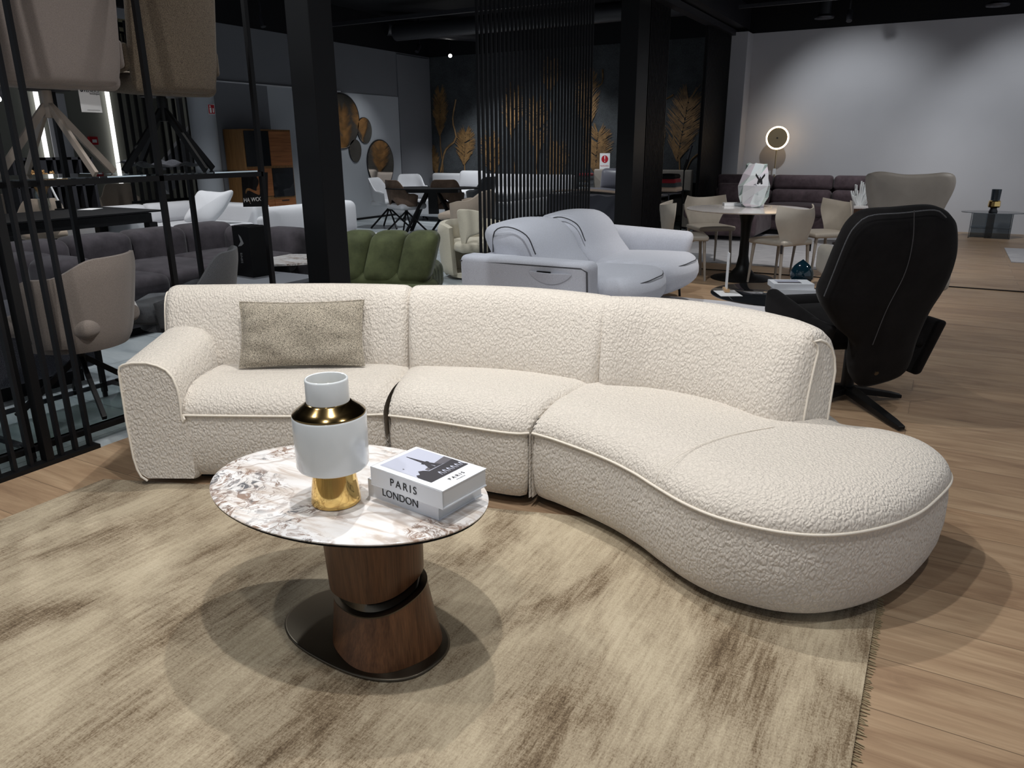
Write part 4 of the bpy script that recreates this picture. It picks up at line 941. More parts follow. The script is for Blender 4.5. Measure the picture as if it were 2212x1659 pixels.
# ================================================================== DISPLAY RACK (left)
XR0, XR1 = -3.52, -4.16; ra = thing('display_rack', 'black steel display rack with glass shelves holding chairs on the left', 'shelving', (-3.84, 2.55, 0))
def RB(a, c, w, nm, mt='black'): return MB().bar((a[0]+3.84, a[1]-2.55, a[2]), (c[0]+3.84, c[1]-2.55, c[2]), w).build(nm, M[mt], ra, smooth=False)
for x in (XR0, XR1):
    for y in (1.72, 2.50 if x == XR1 else 2.60, 3.28):
        RB((x, y, .03), (x, y, 3.2), .026, 'post'); MB().cyl((x+3.84, y-2.55, 0), .014, .03, 12).build('levelling_foot', M['black'], ra)
    for z in (.075, 1.255): RB((x, 1.0, z), (x, 3.28, z), .026, 'shelf_rail')
for y in (1.72, 2.55, 3.28):
    for z in (.075, 1.255): RB((XR0, y, z), (XR1, y, z), .022, 'cross_rail')
for z in (.092, 1.271):
    for y0, y1 in ((1.0, 2.53), (2.57, 3.26)): MB().box((0, (y0+y1)/2-2.55, z), (.62, y1-y0, .008)).build('glass_shelf', M['glass'], ra, smooth=False)
# sign with cut-out chair hanging at the end of the shelf
sg = thing('hanging_sign', 'black square sign with cut-out chair shape hanging under the rack shelf', 'sign', (-3.60, 3.18, 1.22)); PX = -3.60
def cp(x, y): q = onX(x, y, PX); return (q.y, q.z)
cu = bpy.data.curves.new('panel', 'CURVE'); cu.dimensions = '2D'; cu.fill_mode = 'BOTH'; cu.extrude = .002
def addsp(pts, smooth=False):
    s_ = cu.splines.new('POLY'); P = [Vector((p[0], p[1], 0)) for p in pts]
    if smooth: P = spline(P+[P[0]], 60)[:-1]
    s_.points.add(len(P)-1)
    for i, p in enumerate(P): s_.points[i].co = (p[0]-3.18, p[1]-1.22, 0, 1)
    s_.use_cyclic_u = True
addsp([cp(521, 374), cp(578, 372), cp(579, 446), cp(526, 447)])
addsp([cp(556, 376), cp(563, 375), cp(562, 382), cp(567, 391), cp(566, 402), cp(562, 411), cp(562, 419), cp(559, 421), cp(551, 418), cp(541, 413), cp(535, 412), cp(531, 420), cp(530, 412), cp(533, 407), cp(540, 407), cp(549, 411), cp(554, 412), cp(554, 406), cp(558, 397), cp(558, 389), cp(554, 382)], True)
addsp([cp(536, 434), cp(540, 434), cp(543, 443)])
tmp = bpy.data.objects.new('panel', cu); COL.objects.link(tmp); bpy.context.view_layer.update()
me = bpy.data.meshes.new_from_object(tmp.evaluated_get(bpy.context.evaluated_depsgraph_get())); bpy.data.objects.remove(tmp)
me.materials.clear(); me.materials.append(M['blackmatte']); so = bpy.data.objects.new('panel', me); COL.objects.link(so); so.parent = sg; so.matrix_local = frame((0, 0, 0), (0, 1, 0), (0, 0, 1))
q = onX(550, 431, PX); text('HA WOOM', .034, M['white'], sg, frame((.004, q.y-3.18, q.z-1.22), (0, 1, 0), (0, 0, 1)), 'sign_lettering')
# ------------------------------------------------------------------ chairs standing on the upper shelf
def shelf_chair(name, label, y, mat, lm, w=.50):
    t = thing(name, label, 'chair', (-3.86, y, 1.276), PI-.10, 'display chairs on the rack')
    MB().rbox((.06, 0, .465), (.50, w*.98, .10), .045, 8, (0, 0, .012), warp=lambda P, q: (P[0], P[1], P[2]+.02*q[0])).build('seat', mat, t)
    MB().rbox((-.235, 0, .72), (.075, w, .62), .036, 10, (.0, 0, 0), warp=lambda P, q: (P[0]-.045*q[2]+.045*q[1]**2, P[1]*(1-.07*(q[2] < -.6)*(abs(q[2])-.6)/.4), P[2])).build('backrest', mat, t)
    for s_ in (-1, 1):
        MB().rbox((.05, s_*(w*.5+.01), .545), (.44, .04, .13), .019, 6, warp=lambda P, q: (P[0], P[1], P[2]-.03*q[0])).build('armrest', mat, t)
    MB().cyl((0, 0, .395), .11, .02, 24).build('mount', M['black'], t); MB().cyl((0, 0, .27), .026, .13, 16).build('hub', lm, t)
    for k in range(4):
        a = PI/4*0+2*PI*k/4+.1; MB().bar((math.cos(a)*.01, math.sin(a)*.01, .33), (math.cos(a)*.29, math.sin(a)*.29, .008), .018, .034).build('leg', lm, t, smooth=False, bevel=.002)
    return t
cb = shelf_chair('swivel_chair', 'brown boucle swivel chair with black legs on the upper rack shelf', 2.93, M['boucle'], M['black'])
ca = shelf_chair('swivel_chair', 'pale taupe chair with beige legs on the upper rack shelf at the left edge', 2.29, M['fab_taupe'], M['tan'], .60)
tg = thing('swing_tag', 'white swing tag with black logo hanging between the two upper chairs', 'tag', onX(188, 182, -3.70))
tp = [onX(x, y, -3.70) for x, y in ((166, 178), (211, 179), (221, 243), (177, 243))]; L = tg.location
tw_, th_ = (tp[1]-tp[0]).length, abs(tp[0].z-tp[3].z); cen = sum(tp, Vector())/4-L
MB().rbox(cen, (.002, tw_, th_), .0009, 4).build('card', M['white'], tg, smooth=False)
def onc(y, z): return (cen.x+.0022, cen.y+y*tw_, cen.z+z*th_)
text('VENEKS', tw_*.215, M['ink'], tg, frame(onc(.10, .235), (0, 1, 0), (0, 0, 1)), 'tag_logo'); text('boutique', tw_*.13, M['ink'], tg, frame(onc(.25, .14), (0, 1, 0), (0, 0, 1)), 'tag_subtitle')
MB().add([Vector(onc(-.36, .235))+Vector((0, tw_*.075*math.cos(2*PI*k/24), tw_*.075*math.sin(2*PI*k/24))) for k in range(24)], [tuple(range(24))]).build('tag_emblem', M['ink'], tg, smooth=False)
MB().tube([Vector(onc(-.41, .25)), Vector(onc(-.37, .215)), Vector(onc(-.30, .27))], tw_*.008, 4).build('tag_emblem_mark', M['white'], tg)
MB().box(onc(.08, -.42), (.0006, tw_*.62, th_*.012)).build('tag_line', M['grey_ink'], tg, smooth=False)
MB().tube([Vector(onc(0, .5)), Vector(onc(.1, .62)), Vector(onc(.15, .8))], .002, 5).build('string', M['ink'], tg)
# folded cloth lying on the shelf
q = fl(365, 366, 1.28); b = MB()
def cl(u, v): return Vector((q.x-.1+.22*v+.02*math.sin(7*u), q.y-.27+.42*u, 1.283+.012+.030*max(0, math.sin(u*9+1.2))**2*(1-.4*v)+.016*math.sin(v*5+u*3)**2))
b.sheet(cl, 26, 8, .006); tag(b.build('folded_cloth', M['fab_char2']), 'crumpled grey cloth lying on the upper rack shelf', 'cloth')
# ------------------------------------------------------------------ chairs in the lower shelf
lc1 = shell_chair('swivel_chair', 'taupe tub chair with black star legs on the low glass shelf behind the bars', 'chair', M['fab_taupe2'], (-3.84, 2.21, .096), math.radians(205), 'display chairs on the rack', w=.29, hb=.80, ha=.72, seatz=.50, bz=.34, flare=1.14, th=.04, wrap=1.75, legr=.33)
lc2 = shell_chair('swivel_chair', 'charcoal tub chair on the low rack shelf left of the cream sofa arm', 'chair', M['fab_char'], (-3.86, 2.88, .096), math.radians(218), 'display chairs on the rack', w=.31, hb=.74, ha=.52, seatz=.44, bz=.31, flare=1.14, th=.035, wrap=1.8, legr=.30)
q = onX(276, 640, -3.72); tag(MB().box((q.x, q.y, q.z), (.002, .045, .17), R=Matrix.Rotation(.35, 3, 'X')).build('price_tag', M['white'], smooth=False), 'white printed price tag between the taupe and charcoal tub chairs', 'tag')
# ------------------------------------------------------------------ tweed armchair behind the bars
ta = thing('armchair', 'armchair with dark tweed base and pale blue grey cushion behind the bars', 'armchair', (-4.95, 2.15, 0)); L = ta.location
MB().rbox((0, 0, .27), (.85, 1.15, .36), .04, 8).build('base', M['fab_char2'], ta); MB().rbox((0, -.25, .56), (.82, .62, .26), .09, 8, (0, 0, .04)).build('cushion', M['fab_lgrey'], ta); MB().box((0, 0, .05), (.7, 1.0, .10)).build('plinth', M['blackmatte'], ta, smooth=False)
# ================================================================== TUFTED DARK GREY SOFA
ts = thing('sofa', 'low dark grey velvet sofa with rolled tufted sections behind the rack', 'sofa', (-5.9, 4.3, 0)); L = Vector((-5.9, 4.3, 0))
def T_(c, d, r, puff=(0, 0, 0), nm='section', R=None): return MB().rbox(Vector(c)-L, d, r, 8, puff, R=R).build(nm, M['vel_grey'], ts)
T_((-5.95, 4.28, .18), (1.25, 2.3, .24), .06, nm='base')
for k in range(4): T_((-6.42, 3.42+.57*k, .44), (.34, .572, .50), .09, (.012, 0, .006), 'back_section')
for k in range(3): T_((-5.80, 3.55+.70*k, .36), (1.0, .70, .18), .07, (0, 0, .02), 'seat_section')
for k in range(2): T_((-6.05+.50*k, 5.40, .42), (.50, .32, .48), .10, (0, .008, .006), 'arm_section')
for k in range(2): T_((-6.0+.46*k, 3.18, .42), (.46, .32, .46), .10, (0, .008, .006), 'arm_section')
MB().box((-.05, 0, .03), (1.1, 2.1, .06)).build('plinth', M['blackmatte'], ts, smooth=False)
# ------------------------------------------------------------------ low tables in the middle, black box
p = fl(585, 560, .44); mt = thing('coffee_table', 'low white marble table with brown veins behind the black box', 'coffee table', (p.x, p.y, 0))
MB().loft([[Vector((x, y, z)) for x, y in seld(0, 0, .50, .34, .6, 2.6, 48)] for z in (.425, .44)]).build('table_top', M['stone_top'], mt); MB().cyl((0, 0, 0), .2, .425, 32, .15).build('pedestal', M['blackmatte'], mt)
p = fl(590, 600, .40); lt = thing('coffee_table', 'low grey table carrying the black box beside the square column', 'coffee table', (p.x-.04, p.y-.06, 0))
MB().box((0, 0, .385), (.62, .62, .03)).build('table_top', M['wall_grey'], lt, smooth=False, bevel=.003)
for sx in (-1, 1):
    for sy in (-1, 1): MB().box((sx*.28, sy*.28, .185), (.03, .03, .37)).build('leg', M['darkmetal'], lt, smooth=False)
MB().box((0, 0, .32), (.58, .58, .09)).build('apron', M['fab_char'], lt, smooth=False)
p = fl(549, 594, .402); bx = thing('carton_box', 'tall black carton box with white print standing on the low grey table', 'box', (p.x, p.y, .4005), -.12)
MB().box((0, 0, .20), (.22, .17, .40)).build('carton', M['black'], bx, smooth=False, bevel=.002)
for k in range(3): MB().box((-.06+.06*k, 0, .402), (.04, .166, .006)).build('lid_ridge', M['black'], bx, smooth=False, bevel=.001)
text('SINES', .035, M['grey_ink'], bx, frame((-.02, -.0856, .15), (0, 0, -1), (1, 0, 0)), 'print'); MB().add([(-.05, -.0856, .24), (.0, -.0856, .25), (.03, -.0856, .27), (.0, -.0856, .32), (-.03, -.0856, .34), (-.01, -.0856, .28)], [(0, 1, 2, 3, 4, 5)]).build('print', M['grey_ink'], bx, smooth=False)
# ------------------------------------------------------------------ pale sofas
ws = thing('sofa', 'pale grey sofa with large square cushion seen past the rack', 'sofa', (-8.9, 6.7, 0)); box_sofa(ws, (-9.6, -8.2), (5.55, 7.75), .44, .66, .30, .66, M['fab_white'])
P0 = fl(440, 485, .47)+Vector((-.25, .1, 0)); tag(plate([(398, 477), (412, 447), (428, 415), (450, 414), (480, 416), (503, 412), (497, 432), (478, 462), (455, 481), (425, 478)], P0, (.62, -.70, .35), .10, .05, 60).build('throw_pillow', M['fab_white']), 'large white square cushion propped on the pale sofa', 'pillow')
wb = thing('sofa', 'white upholstered sofa half hidden by the square column', 'sofa', (-5.9, 6.6, 0)); box_sofa(wb, (-6.5, -5.45), (5.9, 7.3), .42, .76, .02, .6, M['fab_white'])
# ================================================================== OLIVE SOFA (right of the column)
ol = thing('sofa', 'olive green velvet sofa with three puffy ribs behind the cream sofa', 'sofa', (-3.95, 4.9, 0)); L = Vector((-3.95, 4.9, 0))
A0, A1 = fl(742, 512, .66), fl(903, 503, .70); dv = (A1-A0); dv.z = 0; wv = dv.length; dv.normalize(); nv_ = Vector((-dv.y, dv.x, 0)); ang = math.atan2(dv.y, dv.x); Rz = Matrix.Rotation(ang, 3, 'Z')
for k, (f0, f1) in enumerate(((-.28, .20), (.16, .66), (.62, 1.08))):
    c = A0+dv*wv*(f0+f1)/2-nv_*-.16; c.z = .47
    def wp(P, q, k=k):
        rip = .006*math.sin(q[2]*2+q[1]*9)*(abs(q[0])**6); return (P[0]+(.05*(q[2]+1)*(1 if 1 else 0)), P[1]+rip+.05*q[2], P[2]-.02*(q[0] < 0)*abs(q[0])**3)
    MB().rbox(c-L, (wv*(f1-f0)*1.02, .26, .44), .085, 10, (.006, .02, .008), warp=wp, R=Rz).build('back_rib', M['green'], ol)
c = A0+dv*wv*.4+nv_*.42; MB().rbox(Vector((c.x, c.y, .22))-L, (wv*1.35, .85, .30), .10, 8, (0, 0, .02), R=Rz).build('seat', M['green'], ol)
c = A0+dv*wv*.62+nv_*.12; MB().rbox(Vector((c.x, c.y, .16))-L, (wv*1.1, .50, .20), .08, 8, R=Rz).build('base', M['green'], ol)
# ------------------------------------------------------------------ cream chairs and throw
q = fl(1010, 606); c1 = shell_chair('lounge_chair', 'cream boucle lounge chair partly behind the light grey sofa', 'armchair', M['fab_cream'], (q.x-.05, q.y+.25, 0), math.radians(-35), 'cream lounge chairs', w=.36, hb=.62, ha=.60, seatz=.40, bz=.03, flare=1.0, th=.13, legs='none')
q = fl(1012, 520); c2 = shell_chair('lounge_chair', 'smooth beige lounge chair behind the cream boucle one', 'armchair', M['fab_beige'], (q.x-.1, q.y+.1, 0), math.radians(200), 'cream lounge chairs', w=.42, hb=.76, ha=.62, seatz=.42, bz=.03, flare=1.05, th=.13, legs='none')
P0 = c1.location+Vector((.15, -.30, .6)); tag(plate([(988, 455), (1005, 452), (1030, 455), (1042, 462), (1040, 500), (1012, 515), (1003, 545), (996, 520), (990, 480)], P0, (.3, -.95, .1), .04, .01, 60).build('throw_blanket', M['fab_cream']), 'pale green cream throw draped over the cream boucle chair', 'blanket')
# ================================================================== FAR DINING GROUP
FD = Vector((-7.50, 10.70, 0)); ft = thing('dining_table', 'oval black dining table with crossed legs in front of the mirrors', 'dining table', FD, .45)
MB().loft([[Vector((x, y, z)) for x, y in seld(0, 0, .80, .46, 0, 2.3, 56)] for z in (.735, .75)]).build('table_top', M['blackmatte'], ft); MB().box((0, 0, .70), (.9, .45, .05)).build('extension_frame', M['black'], ft, smooth=False)
for s_ in (-1, 1):
    for e in (-1, 1): MB().bar((s_*.10, e*.08, .68), (-s_*.42, -e*.24*-1, .02) if 0 else (s_*.45, e*.28, .01), .07, .03).build('leg', M['black'], ft, smooth=False)
MB().box((0, 0, .50), (.16, .12, .36)).build('column', M['black'], ft, smooth=False)
def fc(px, py, rzd, label, mat, sm=None, **k): q = fl(px, py); return shell_chair('dining_chair', label, 'chair', mat, (q.x, q.y, 0), math.radians(rzd), 'chairs around the oval black table', seatmat=sm, w=.30, hb=.88, ha=.66, seatz=.48, bz=.42, legr=.36, **k)
fc(843, 492, 12, 'white quilted chair at the left end of the oval black table', M['fab_white'], quilt=True, wrap=1.8)
fc(893, 474, -45, 'white quilted chair behind the oval black table', M['fab_white'], quilt=True, wrap=1.8)
fc(880, 502, 70, 'brown suede chair left of the two at the front of the oval black table', M['vel_brown'], M['fab_white'], cutout=True, wrap=1.75)
fc(966, 500, 120, 'brown suede chair right of the two at the front of the oval black table', M['vel_brown'], cutout=True, wrap=1.75)
fc(1034, 487, 175, 'dark grey chair at the right end of the oval black table', M['fab_char'], wrap=1.75)
# ------------------------------------------------------------------ mirrors and cabinet on the grey wall
def mirror(label, cx, cy, w, h, rot, tip):
    q = onX(cx, cy, XL+.035); t = thing('wall_mirror', label, 'mirror', q, 0, 'egg shaped bronze mirrors on the grey wall')
    P = []
    for i in range(48):
        a = 2*PI*i/48; r = 1-.16*tip*math.cos(a)*0; y = w/2*math.sin(a)*(1+.28*tip*math.cos(a)); z = h/2*math.cos(a)
        P.append(Vector((0, y*math.cos(rot)-z*math.sin(rot), y*math.sin(rot)+z*math.cos(rot))))
    MB().loft([[p+Vector((-.018, 0, 0)) for p in P], [p*1.0 for p in P]]).build('frame', M['ink'], t); MB().loft([[p*.965+Vector((.0015, 0, 0)) for p in P], [p*.955+Vector((.003, 0, 0)) for p in P]]).build('mirror_glass', M['mirror'], t, smooth=False)
mirror('largest round bronze mirror, partly behind the square column', 736, 262, 1.12, 1.02, .2, .25)
mirror('small egg shaped mirror at the upper right of the group', 788, 282, .44, .50, .1, .3)
mirror('smallest egg shaped mirror with ribbed bronze look', 768, 326, .36, .44, 0, .45)
mirror('tall egg shaped mirror just above the white chair', 823, 356, .86, 1.0, 0, .3)
z0 = onX(570, 476, -9.82).z; y0, y1 = onX(523, 300, -9.82).y, onX(628, 300, -9.82).y; y1 = y0+1.05; cz = 1.69
cab = thing('cabinet', 'tall walnut cabinet with two black glass doors against the grey wall', 'cabinet', (-10.03, (y0+y1)/2, 0)); hw = (y1-y0)/2; z0 = max(.16, z0)
MB().box((0, 0, (z0+cz)/2), (.42, 2*hw, cz-z0)).build('body', M['oakside'], cab, smooth=False, bevel=.004)
H_ = cz-z0-.04; zf = z0+.02
def door(nm, ya, yb, za, zb_, mat, knob=False):
    o = MB().box((.216, (ya+yb)/2, (za+zb_)/2), (.018, yb-ya-.008, zb_-za-.008)).build(nm, M[mat], cab, smooth=False, bevel=.001)
    if knob: MB().box((.228, (ya+yb)/2, zb_-.03), (.012, .16, .014)).build('handle', M['ink'], o, smooth=False)
    return o
door('door', -hw+.03, .02, zf+H_*.60, zf+H_, 'blackglass'); door('door', .02, hw-.02, zf+H_*.60, zf+H_, 'walnut_x'); door('door', -hw+.03, .02, zf+H_*.26, zf+H_*.58, 'walnut_x'); door('door', .02, hw-.02, zf+H_*.24, zf+H_*.58, 'blackglass'); door('drawer', -hw+.03, .02, zf, zf+H_*.22, 'walnut_x', True); door('drawer', .02, hw-.02, zf, zf+H_*.22, 'walnut_x', True)
for sx in (-1, 1):
    for sy in (-1, 1): MB().bar((sx*.17, sy*(hw-.08), z0), (sx*.17, sy*(hw-.08), 0), .025).build('leg', M['black'], cab, smooth=False)
q = onX(458, 236, -10.10); sn = thing('safety_sign', 'small red safety sign with white pictograms on the round column', 'sign', (-10.115, q.y, q.z))
MB().box((0, 0, 0), (.004, .125, .145)).build('plate', M['white'], sn, smooth=False); MB().box((.003, 0, 0), (.003, .112, .132)).build('red_field', M['red'], sn, smooth=False); MB().box((.005, -.02, -.015), (.002, .035, .075)).build('pictogram', M['white'], sn, smooth=False); MB().box((.005, -.025, .043), (.002, .022, .025)).build('pictogram', M['white'], sn, smooth=False); MB().box((.005, .03, -.015), (.002, .02, .065)).build('pictogram', M['white'], sn, smooth=False)
q = onX(201, 304, XF+.03); al = thing('alarm_box', 'small red alarm call point on the far green grey wall', 'alarm', q)
MB().box((0, 0, 0), (.05, .15, .13)).build('case', M['red'], al, smooth=False, bevel=.004); MB().box((.027, .01, -.005), (.004, .075, .05)).build('press_plate', M['white'], al, smooth=False)
# ------------------------------------------------------------------ stair screen, handrail
sa, sb = onX(272, 300, -10.9), onX(428, 300, -10.9); n = 10; r = thing('slatted_screen', 'black vertical bar screen in front of the white stair at the far left', 'room divider', (-10.9, sa.y, 0))
slats(r, [(-10.9, sa.y+(sb.y-sa.y)*k/n, .045, .03) for k in range(n+1)], .62, 3.2, .045, .03); MB().box((0, (sb.y-sa.y)/2, .61), (.04, sb.y-sa.y+.1, .04)).build('base_rail', M['black'], r, smooth=False)
p0, p1 = onX(345, 400, -11.6), onX(440, 275, -11.6); tag(MB().bar((-11.6, p0.y, p0.z), (-11.6, p1.y+.5, p1.z+.45), .10, .42).build('staircase', M['wall_white'], smooth=False), 'white sloping stair side behind the bar screen', 'stairs')
ra0, ra1 = onX(206, 47, -11.4), onX(288, 56, -11.4); r = thing('railing', 'dark railing seen between the two upper shelf chairs', 'railing', ra0)
MB().bar((0, 0, 0), (0, ra1.y-ra0.y+.4, ra1.z-ra0.z), .05, .07).build('handrail', M['black'], r, smooth=False); MB().bar((0, .30, -.10), (0, ra1.y-ra0.y+.4, -.12), .03).build('lower_rail', M['black'], r, smooth=False)
for k in range(6): MB().box((0, .33+.085*k, -.45), (.03, .03, .70)).build('baluster', M['black'], r, smooth=False)
# ================================================================== LEFT DINING GROUP
ld = thing('dining_table', 'rectangular black dining table seen under the rack shelf', 'dining table', (-8.15, 4.72, 0)); MB().box((0, 0, .74), (1.1, 1.75, .018)).build('table_top', M['blackmatte'], ld, smooth=False, bevel=.003); MB().box((0, 0, .67), (.95, 1.55, .10)).build('apron', M['black'], ld, smooth=False)
for sx in (-1, 1):
    for sy in (-1, 1): MB().box((sx*.46, sy*.76, .31), (.10, .10, .62)).build('leg', M['black'], ld, smooth=False, bevel=.004)
def lc(px, py, rzd, label): q = fl(px, py); return shell_chair('dining_chair', label, 'chair', M['fab_beige'], (q.x, q.y, 0), math.radians(rzd), 'beige chairs around the rectangular black table', w=.28, hb=.86, ha=.66, seatz=.48, bz=.40, wrap=1.7)
lc(178, 505, -35, 'beige boucle chair left of the two behind the black dining table'); lc(272, 515, -35, 'beige boucle chair right of the two behind the black dining table')
lc(105, 585, 165, 'beige chair back in front of the black dining table behind the bars'); lc(30, 560, 150, 'beige chair at the far left in front of the black dining table')
q = fl(95, 450, .75); fvv = thing('vase', 'glass vase of dried golden flowers on the black dining table', 'vase', (q.x, q.y, .7495))
MB().lathe((0, 0, 0), [(.001, 0), (.07, 0), (.08, .02), (.075, .16), (.055, .22), (.052, .22), (.07, .16), (.073, .02), (.001, .008)], 28).build('glass_body', M['glass'], fvv)
b = MB(); rr = random.Random(21)
for k in range(60):
    a, r_, h = rr.random()*2*PI, rr.random()*.17, .26+rr.random()*.16; p = Vector((r_*math.cos(a), r_*math.sin(a), h)); b.tube([(0, 0, .03), p*.5+Vector((0, 0, .06)), p], .002, 4)
    for j in range(4):
        d = Vector((rr.uniform(-1, 1), rr.uniform(-1, 1), rr.uniform(-1, 1))).normalized()*.024; b.tube([p-d, p+d], [.012, .003], 5)
b.build('dried_flowers', M['dried'], fvv, weld=False)
q = fl(129, 453, .75); cst = thing('candlestick', 'black candlestick with white curved candle on the black dining table', 'candlestick', (q.x, q.y, .7495)); MB().lathe((0, 0, 0), [(.001, 0), (.05, 0), (.05, .01), (.025, .015), (.03, .10), (.001, .10)], 20).build('holder', M['black'], cst); MB().tube([(0, 0, .10), (-.02, -.01, .16), (-.05, -.02, .25)], [.012, .012, .010], 8).build('candle', M['white'], cst)
q = fl(195, 452, .75); tag(MB().box((q.x, q.y, .7515), (.16, .24, .003), .5).build('paper_sheet', M['white'], smooth=False), 'white sheet of paper on the black dining table', 'paper')
# black open shelf unit behind
s0, s1 = onX(22, 400, -9.9), onX(190, 400, -9.9); zt_ = onX(110, 340, -9.9).z; un = thing('bookcase', 'black open bookcase behind the rectangular dining table', 'bookcase', (-9.9, (s0.y+s1.y)/2, 0)); uw = (s1.y-s0.y)
for k in range(7): MB().box((0, -uw/2+uw*k/6, zt_/2), (.34, .035 if k not in (2, 4) else .12, zt_)).build('upright', M['duct'], un, smooth=False)
for z in (.10, .55, .98, zt_): MB().box((0, 0, z-.015), (.34, uw, .03)).build('shelf', M['duct'], un, smooth=False)
rr = random.Random(4)
for k, (f, zz, mt_, hh) in enumerate(((-.42, .56, 'white', .16), (-.25, .99, 'brass', .12), (-.08, .56, 'tan', .2), (.10, .99, 'white', .14), (.24, .56, 'brass', .18), (.42, .56, 'tan', .12))):
    tag(MB().lathe((-9.9, un.location.y+uw*f, zz-.001), [(.001, 0), (.03, 0), (.05, hh*.4), (.03, hh*.8), (.035, hh), (.001, hh)], 16).build('shelf_ornament', M[mt_]), ['white vase at the left end of the black bookcase', 'brass ornament on the high left shelf of the bookcase', 'tan vase on the lower shelf left of the flowers', 'white vase on the high shelf behind the flowers', 'brass ornament on the lower shelf right of the flowers', 'tan pot at the right end of the black bookcase'][k], 'ornament', 'ornaments on the black bookcase')
# ================================================================== BEDS
wbd = thing('bed', 'white bed with long white headboard behind the far dining table', 'bed', (-8.3, 13.4, 0)); L = Vector((-8.3, 13.4, 0))
MB().rbox((-.1, 1.12, .42), (3.5, .18, .84), .06, 8, (0, .02, 0)).build('headboard', M['fab_white'], wbd); MB().rbox((0, .0, .26), (2.7, 2.1, .34), .06, 8).build('base', M['fab_white'], wbd); MB().rbox((0, .0, .50), (2.6, 2.0, .18), .07, 8, (0, 0, .02)).build('mattress', M['fab_white'], wbd)
p = onY(1020, 392, 14.0); tag(MB().rbox((p.x, 14.0, .72), (.62, .16, .40), .075, 8, (0, .04, 0), R=Matrix.Rotation(-.25, 3, 'X')).build('pillow', M['fab_white']), 'white pillow leaning on the white headboard left of the slat screen', 'pillow')
xa, xb = onY(1284, 400, 14.45).x, onY(1495, 400, 14.45).x; zh = onY(1400, 366, 14.45).z; gb = thing('bed', 'bed with tall pale grey headboard and dark satin bedding', 'bed', ((xa+xb)/2, 13.4, 0)); hw = (xb-xa)/2
MB().rbox((0, 1.05, zh/2), (2*hw, .12, zh), .03, 8).build('headboard', M['wall_white'] if 0 else M['leather_d'], gb); MB().rbox((0, 0, .30), (2*hw-.2, 2.0, .36), .05, 8).build('base', M['leather_d'], gb)
def duv(u, v):
    x = -hw+.02+(2*hw-.04)*u; y = 1.0-2.1*min(1, v/.72); z = .58+.035*math.sin(u*7+v*4)*math.sin(v*9)
    if v > .72: z = .58-.42*(v-.72)/.28+.01*math.sin(u*40); y = -1.1-.03*abs(math.sin(u*14+v*9))
    return Vector((x, y, z))
M['satin'] = new_mat('dark_satin', (.10, .10, .125, 1), .38, spec=.5, Sheen_Weight=.3); MB().sheet(duv, 60, 40, .03).build('duvet', M['satin'], gb)
q = onY(1300, 425, 12.6)
def thr(u, v): return Vector((-hw+.01+(2*hw-.02)*u, -.62-.32*v, .618+.03*math.sin(u*5)+.006*math.sin(v*20)+.012*(1-abs(2*v-1))))
M['cham'] = new_mat('champagne_satin', (.62, .45, .33, 1), .35, Sheen_Weight=.4); tag(MB().sheet(lambda u, v: thr(u, v)+Vector((gb.location.x, gb.location.y, 0)), 40, 10, .02).build('bed_runner', M['cham']), 'champagne satin runner across the dark bedding', 'blanket')
p = onY(1330, 395, 14.1); tag(MB().rbox((p.x, 14.12, .78), (.62, .18, .42), .085, 8, (0, .05, 0), R=Matrix.Rotation(-.25, 3, 'X')).build('pillow', M['satin']), 'dark satin pillow on the bed left of the black square column', 'pillow')
sp0, sp1 = onY(1296, 365, 14.43), onY(1319, 333, 14.43); sg2 = thing('sale_sign', 'white sale sign with red exclamation mark on the grey headboard', 'sign', ((sp0.x+sp1.x)/2-.01, 14.43, zh+.001)); wS, hS = .215, .30
MB().box((0, 0, hS/2), (wS, .006, hS)).build('board', M['white'], sg2, smooth=False); MB().xf if 0 else None
m_ = MB().cyl((0, 0, 0), wS*.33, .003, 32); m_.xf(Matrix.Translation((0, -.0032, hS*.63)) @ Matrix.Rotation(PI/2, 4, 'X')); m_.build('red_disc', M['red'], sg2, smooth=False)
text('!', wS*.75, M['white'], sg2, frame((0, -.007, hS*.63), (1, 0, 0), (0, 0, 1)), 'exclamation_mark'); text('NUOLAIDA', wS*.165, M['red'], sg2, frame((0, -.0036, hS*.20), (1, 0, 0), (0, 0, 1)), 'sign_lettering')
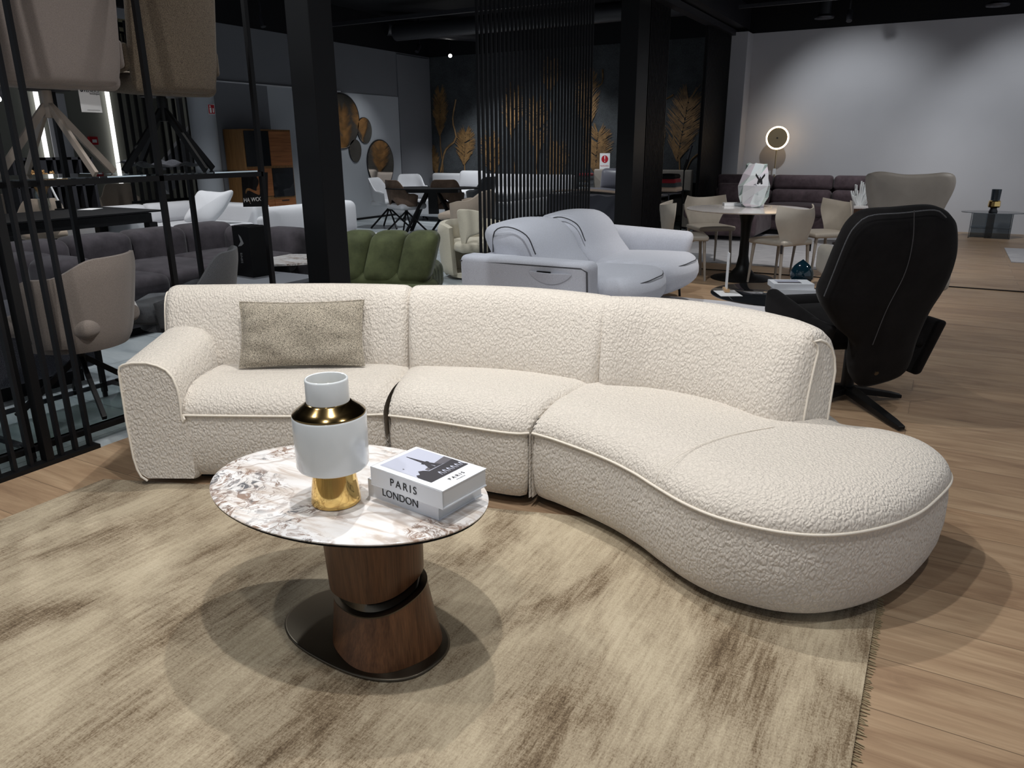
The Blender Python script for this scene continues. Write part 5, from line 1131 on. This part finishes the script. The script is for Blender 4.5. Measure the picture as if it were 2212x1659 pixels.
for k, c_ in enumerate(((.30, .02, .03, 1), (.06, .07, .075, 1), (.20, .22, .24, 1), (.36, .38, .40, 1))):
    p = onY(1271, 377+10*k, 14.3); M['sw%d' % k] = fabric('swatch_%d' % k, c_, 300, .1, .2); tag(MB().rbox((p.x-.05, 14.3, p.z), (.24, .22, .055), .02, 4).build('folded_towel', M['sw%d' % k]), ['red folded towel at the top of the pile left of the grey headboard', 'dark grey folded towel under the red one', 'mid grey folded towel third from the top of the pile', 'pale grey folded towel at the bottom of the pile'][k], 'towel', 'folded towels left of the grey headboard')
p = onY(1271, 412, 14.3); tag(MB().box((p.x-.08, 14.3, p.z/2), (.30, .28, p.z), 0).build('bedside_table', M['leather_d'], smooth=False, bevel=.01), 'small grey bedside table carrying the folded towels', 'side table')
# throw stand, reading lamp and bench beside the column
q = fl(1440, 505); stn = thing('valet_stand', 'small round stand piled with dark striped throws right of the column', 'stand', (q.x, q.y, 0)); MB().tube([(0, 0, 0), (0, 0, .66)], .012, 8).build('pole', M['silver'], stn); MB().cyl((0, 0, 0), .16, .02).build('base', M['silver'], stn); MB().cyl((0, 0, .65), .20, .02).build('tray', M['silver'], stn)
for k, (z, m2) in enumerate(((.72, 'cham'), (.79, 'sw1'), (.85, 'sw0'), (.92, 'blackmatte'))): tag(MB().rbox((q.x-.02, q.y, z), (.40-.03*k, .34, .075), .035, 6, (0, 0, .01)).build('folded_throw', M[m2]), ['champagne folded throw at the bottom of the stand pile', 'dark grey folded throw second from the bottom of the stand pile', 'dark red folded throw second from the top of the stand pile', 'black folded throw on top of the stand pile'][k], 'blanket', 'folded throws on the round stand')
q = fl(1470, 500); rl = thing('floor_lamp', 'slim black reading lamp with tilted head left of the slat panel', 'lamp', (q.x, q.y, 0)); hzz = 1.02
MB().tube([(0, 0, .0), (0, 0, hzz)], .012, 8).build('pole', M['black'], rl); MB().cyl((0, 0, 0), .12, .015).build('base', M['black'], rl); MB().bar((0, 0, hzz-.01), (.05, 0, hzz+.16), .07, .03).build('head', M['black'], rl, smooth=False); MB().bar((.05, 0, hzz+.16), (.10, 0, hzz+.38), .07, .02).build('diffuser', M['silver'], rl, smooth=False)
q = fl(1486, 497); rt = thing('side_table', 'ribbed grey drum table beside the slim reading lamp', 'side table', (q.x-.03, q.y+.25, 0)); MB().lathe((0, 0, 0), [(.001, .04), (.17, .04), (.18, .42), (.001, .421)], 24).build('drum', M['leather_d'], rt, smooth=False); MB().cyl((0, 0, 0), .15, .04).build('base', M['black'], rt)
